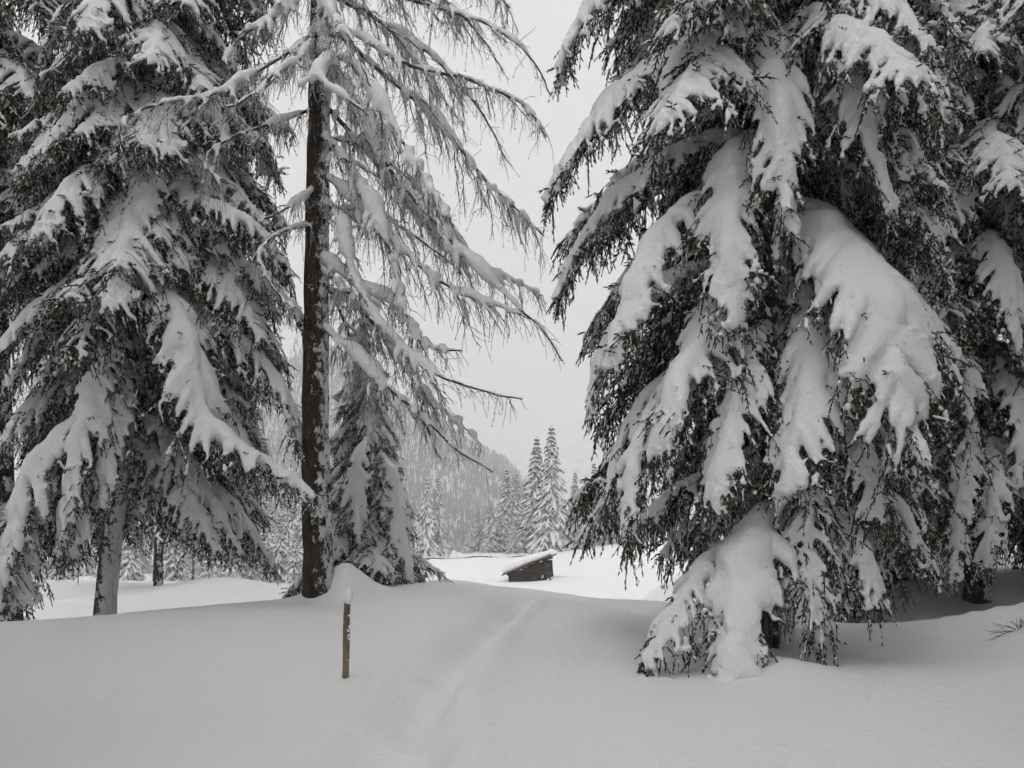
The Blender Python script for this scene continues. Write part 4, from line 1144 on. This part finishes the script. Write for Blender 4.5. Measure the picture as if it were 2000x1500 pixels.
# bare twigs of a buried shrub at the right edge
tb = at(1985, 1195, 10.2); tb[2] = gz(tb[0], tb[1])
shrub = empty('twig_shrub', tb)
tag(shrub, 'bare twigs of a buried shrub poking out of the snow at the right edge', 'shrub')
for q, (dx, dy, dz_, l) in enumerate([(-.9, -.2, .25, .42), (-.7, .1, .5, .36), (-.95, -.1, .02, .40), (.3, 0, .9, .3), (-.2, -.3, .9, .26), (.8, -.1, .5, .4), (-.5, -.4, .7, .3)]):
    d = unit(np.array([dx, dy, dz_]))
    s_ = np.linspace(0, 1, 8)[:, None]
    P = np.array([.04, 0, -.03]) + d * l * s_ - np.array([0, 0, 1]) * .3 * l * s_ ** 2 + np.cumsum(rg.standard_normal((8, 3)) * .005, 0)
    mb = MB(); tubes(mb, P, np.linspace(.006, .002, 8), 4, 0)
    for c_ in range(4):
        i = 2 + c_
        e = P[i] + unit(d + rg.standard_normal(3) * .5) * l * .3
        tubes(mb, np.array([P[i], (P[i] + e) / 2 + rg.standard_normal(3) * .006, e]), np.array([.003, .0025, .0015]), 3, 0)
    tw_ = link('twig', mb.mesh('shrub_twig', [BARK_TWIG]), shrub)
    if q in (3, 5):
        raw = MB()
        for c_ in range(10): blobs(raw, [P[min(7, 3 + c_ // 3)] + rg.standard_normal(3) * .012 + np.array([0, 0, .02])], [rg.uniform(.015, .03)], .9, ICO1)
        link('snow_load', fused(raw, 'shrub_snow', SNOW, .009, 3, .002, 20, q), tw_)

# ------------------------------------------------------------------ mountains, forest, haze
def fbm(x, y, s, o=5):
    z = 0; a_ = 1
    for k in range(o):
        f_ = s * 2 ** k
        z = z + a_ * np.sin(x * f_ * 1.0 + 1.7 * k + 1.4 * np.sin(y * f_ * .8 + k)) * np.sin(y * f_ * 1.1 + 2.3 * k + 1.1 * np.sin(x * f_ * .9))
        a_ *= .5
    return z
def mtn(x, y):
    ridge = np.interp(x, [-1400, -700, -208, -104, -40, -8, 8, 30, 70, 140, 900], [420, 330, 205, 138, 102, 84, 66, 42, 16, 0, -8])
    rise = sstep((y - 330) / 570) ** 1.15
    back = 1 - .75 * sstep((y - 905) / 600)
    return -27 + ridge * rise * back + (7 * fbm(x, y, .012) + 2.2 * fbm(x, y, .05, 3)) * sstep((y - 340) / 150) * np.clip(ridge / 60, 0, 1)
def grid_obj(name, fn, x0, x1, y0, y1, nx_, ny_, mat):
    X, Y = np.meshgrid(np.linspace(x0, x1, nx_), np.linspace(y0, y1, ny_))
    Z = fn(X, Y)
    i = np.arange(nx_ * ny_).reshape(ny_, nx_)
    a, b, c, d = i[:-1, :-1], i[:-1, 1:], i[1:, 1:], i[1:, :-1]
    mb = MB(); mb.add(np.stack([X, Y, Z], -1).reshape(-1, 3), np.concatenate([np.stack([a, b, c], -1).reshape(-1, 3), np.stack([a, c, d], -1).reshape(-1, 3)]), 0, True)
    return link(name, mb.mesh(name, [mat]))
ROCK = mk_two('snowy_rock', (0.10, 0.10, 0.10), (0.7, 0.7, 0.71), .06, .9, 8, (1, 1, 1.6), 0, .38, .5)
m1 = grid_obj('mountain', mtn, -900, 420, 325, 1500, 150, 110, SNOW_FAR)
tag(m1, 'forested mountain slope fading into cloud', kind='structure')
def mtn2(x, y):
    ridge = np.interp(x, [-300, -40, 0, 38, 70, 150, 400, 1200], [20, 90, 150, 195, 185, 200, 260, 420])
    return -30 + ridge * sstep((y - 1500) / 700) * (1 - .6 * sstep((y - 2200) / 600)) + 14 * fbm(x, y, .013) * sstep((y - 1500) / 300)
m2 = grid_obj('mountain', mtn2, -400, 1200, 1450, 2900, 120, 90, ROCK)
tag(m2, 'paler farther mountain beyond the valley gap', kind='structure')
rng = np.random.default_rng(5)
n1, n2 = 21000, 2500
fx_ = np.concatenate([rng.uniform(-190, 75, n1), rng.uniform(-640, -100, n2)]); fy_ = np.concatenate([rng.uniform(345, 900, n1), rng.uniform(345, 900, n2)])
keep = mtn(fx_, fy_) > -26
fx_, fy_ = fx_[keep], fy_[keep]
fz_ = mtn(fx_, fy_); n = len(fx_)
hh = rng.uniform(5, 10, n); rw = hh * rng.uniform(.13, .19, n)
mb = MB()
a5 = np.arange(4) * 6.283 / 4
for lo, hi, rs_ in ((.08, .62, 1.0), (.4, 1.0, .62)):
    rot = rng.uniform(0, 6.28, n)
    ang = a5[None] + rot[:, None]
    jj = rng.uniform(.75, 1.25, (n, 4))
    ringv = np.stack([fx_[:, None] + np.cos(ang) * rw[:, None] * rs_ * jj, fy_[:, None] + np.sin(ang) * rw[:, None] * rs_ * jj, np.broadcast_to((fz_ + hh * lo)[:, None], (n, 4))], -1)
    tip = np.stack([fx_, fy_, fz_ + hh * hi], -1)[:, None]
    v = np.concatenate([ringv, tip], 1)
    f = np.array([[q, (q + 1) % 4, 4] for q in range(4)])
    mb.add(v.reshape(-1, 3), (f[None] + (np.arange(n) * 5)[:, None, None]).reshape(-1, 3), (rng.random(n * 4) < .11).astype(int), False)
forest = link('mountain_forest', mb.mesh('mountain_forest', [NEEDLE_FAR, SNOW_FAR]))
tag(forest, 'dense snowy conifer forest covering the mountain slope', 'forest', kind='stuff')

# unseen spruces of the surrounding wood, added beside the camera to shade the foreground
for k, (x, y, h, var, lab) in enumerate([(-6.2, 1.5, 17, 2, 'unseen snowy spruce added left of the viewpoint to shade the foreground'), (6.6, 2.0, 18, 0, 'unseen snowy spruce added right of the viewpoint to shade the foreground'),
                                         (-10.0, 5.5, 18, 0, 'unseen snowy spruce added beyond the left edge to shade the foreground'), (10.4, 6.5, 18, 2, 'unseen snowy spruce added beyond the right edge to shade the foreground')]):
    (mn, ms), hh_ = FV[var]
    t = empty('spruce_tree', (x, y, gz(x, y))); t.rotation_euler = (0, 0, k * 1.3)
    tag(t, lab, 'spruce', 'unseen shading spruces added around the viewpoint')
    s = h / hh_; sc_ = (s * 1.1, s * 1.1, s)
    link('trunk', far_trunk, t, scale=sc_)
    b = link('crown', mn, t, scale=sc_); tag(link('snow_load', ms, b), kind='stuff')

hv = MB()
x0, x1, y0, y1, z0, z1 = -3000, 3000, -560, 4000, -60, 480
vv = [(x, y, z) for x in (x0, x1) for y in (y0, y1) for z in (z0, z1)]
hv.add(vv, [[0, 1, 3], [0, 3, 2], [4, 6, 7], [4, 7, 5], [0, 4, 5], [0, 5, 1], [2, 3, 7], [2, 7, 6], [1, 5, 7], [1, 7, 3], [0, 2, 6], [0, 6, 4]])
hm = bpy.data.materials.new('haze'); hm.use_nodes = True
hm.node_tree.nodes.clear()
ho = hm.node_tree.nodes.new('ShaderNodeOutputMaterial'); pv = hm.node_tree.nodes.new('ShaderNodeVolumePrincipled')
pv.inputs['Color'].default_value = (.99, .99, .99, 1); pv.inputs['Density'].default_value = .0011
hm.node_tree.links.new(pv.outputs[0], ho.inputs['Volume'])
haze = link('haze', hv.mesh('haze', [hm]))
tag(haze, 'pale winter haze over the valley', kind='stuff')
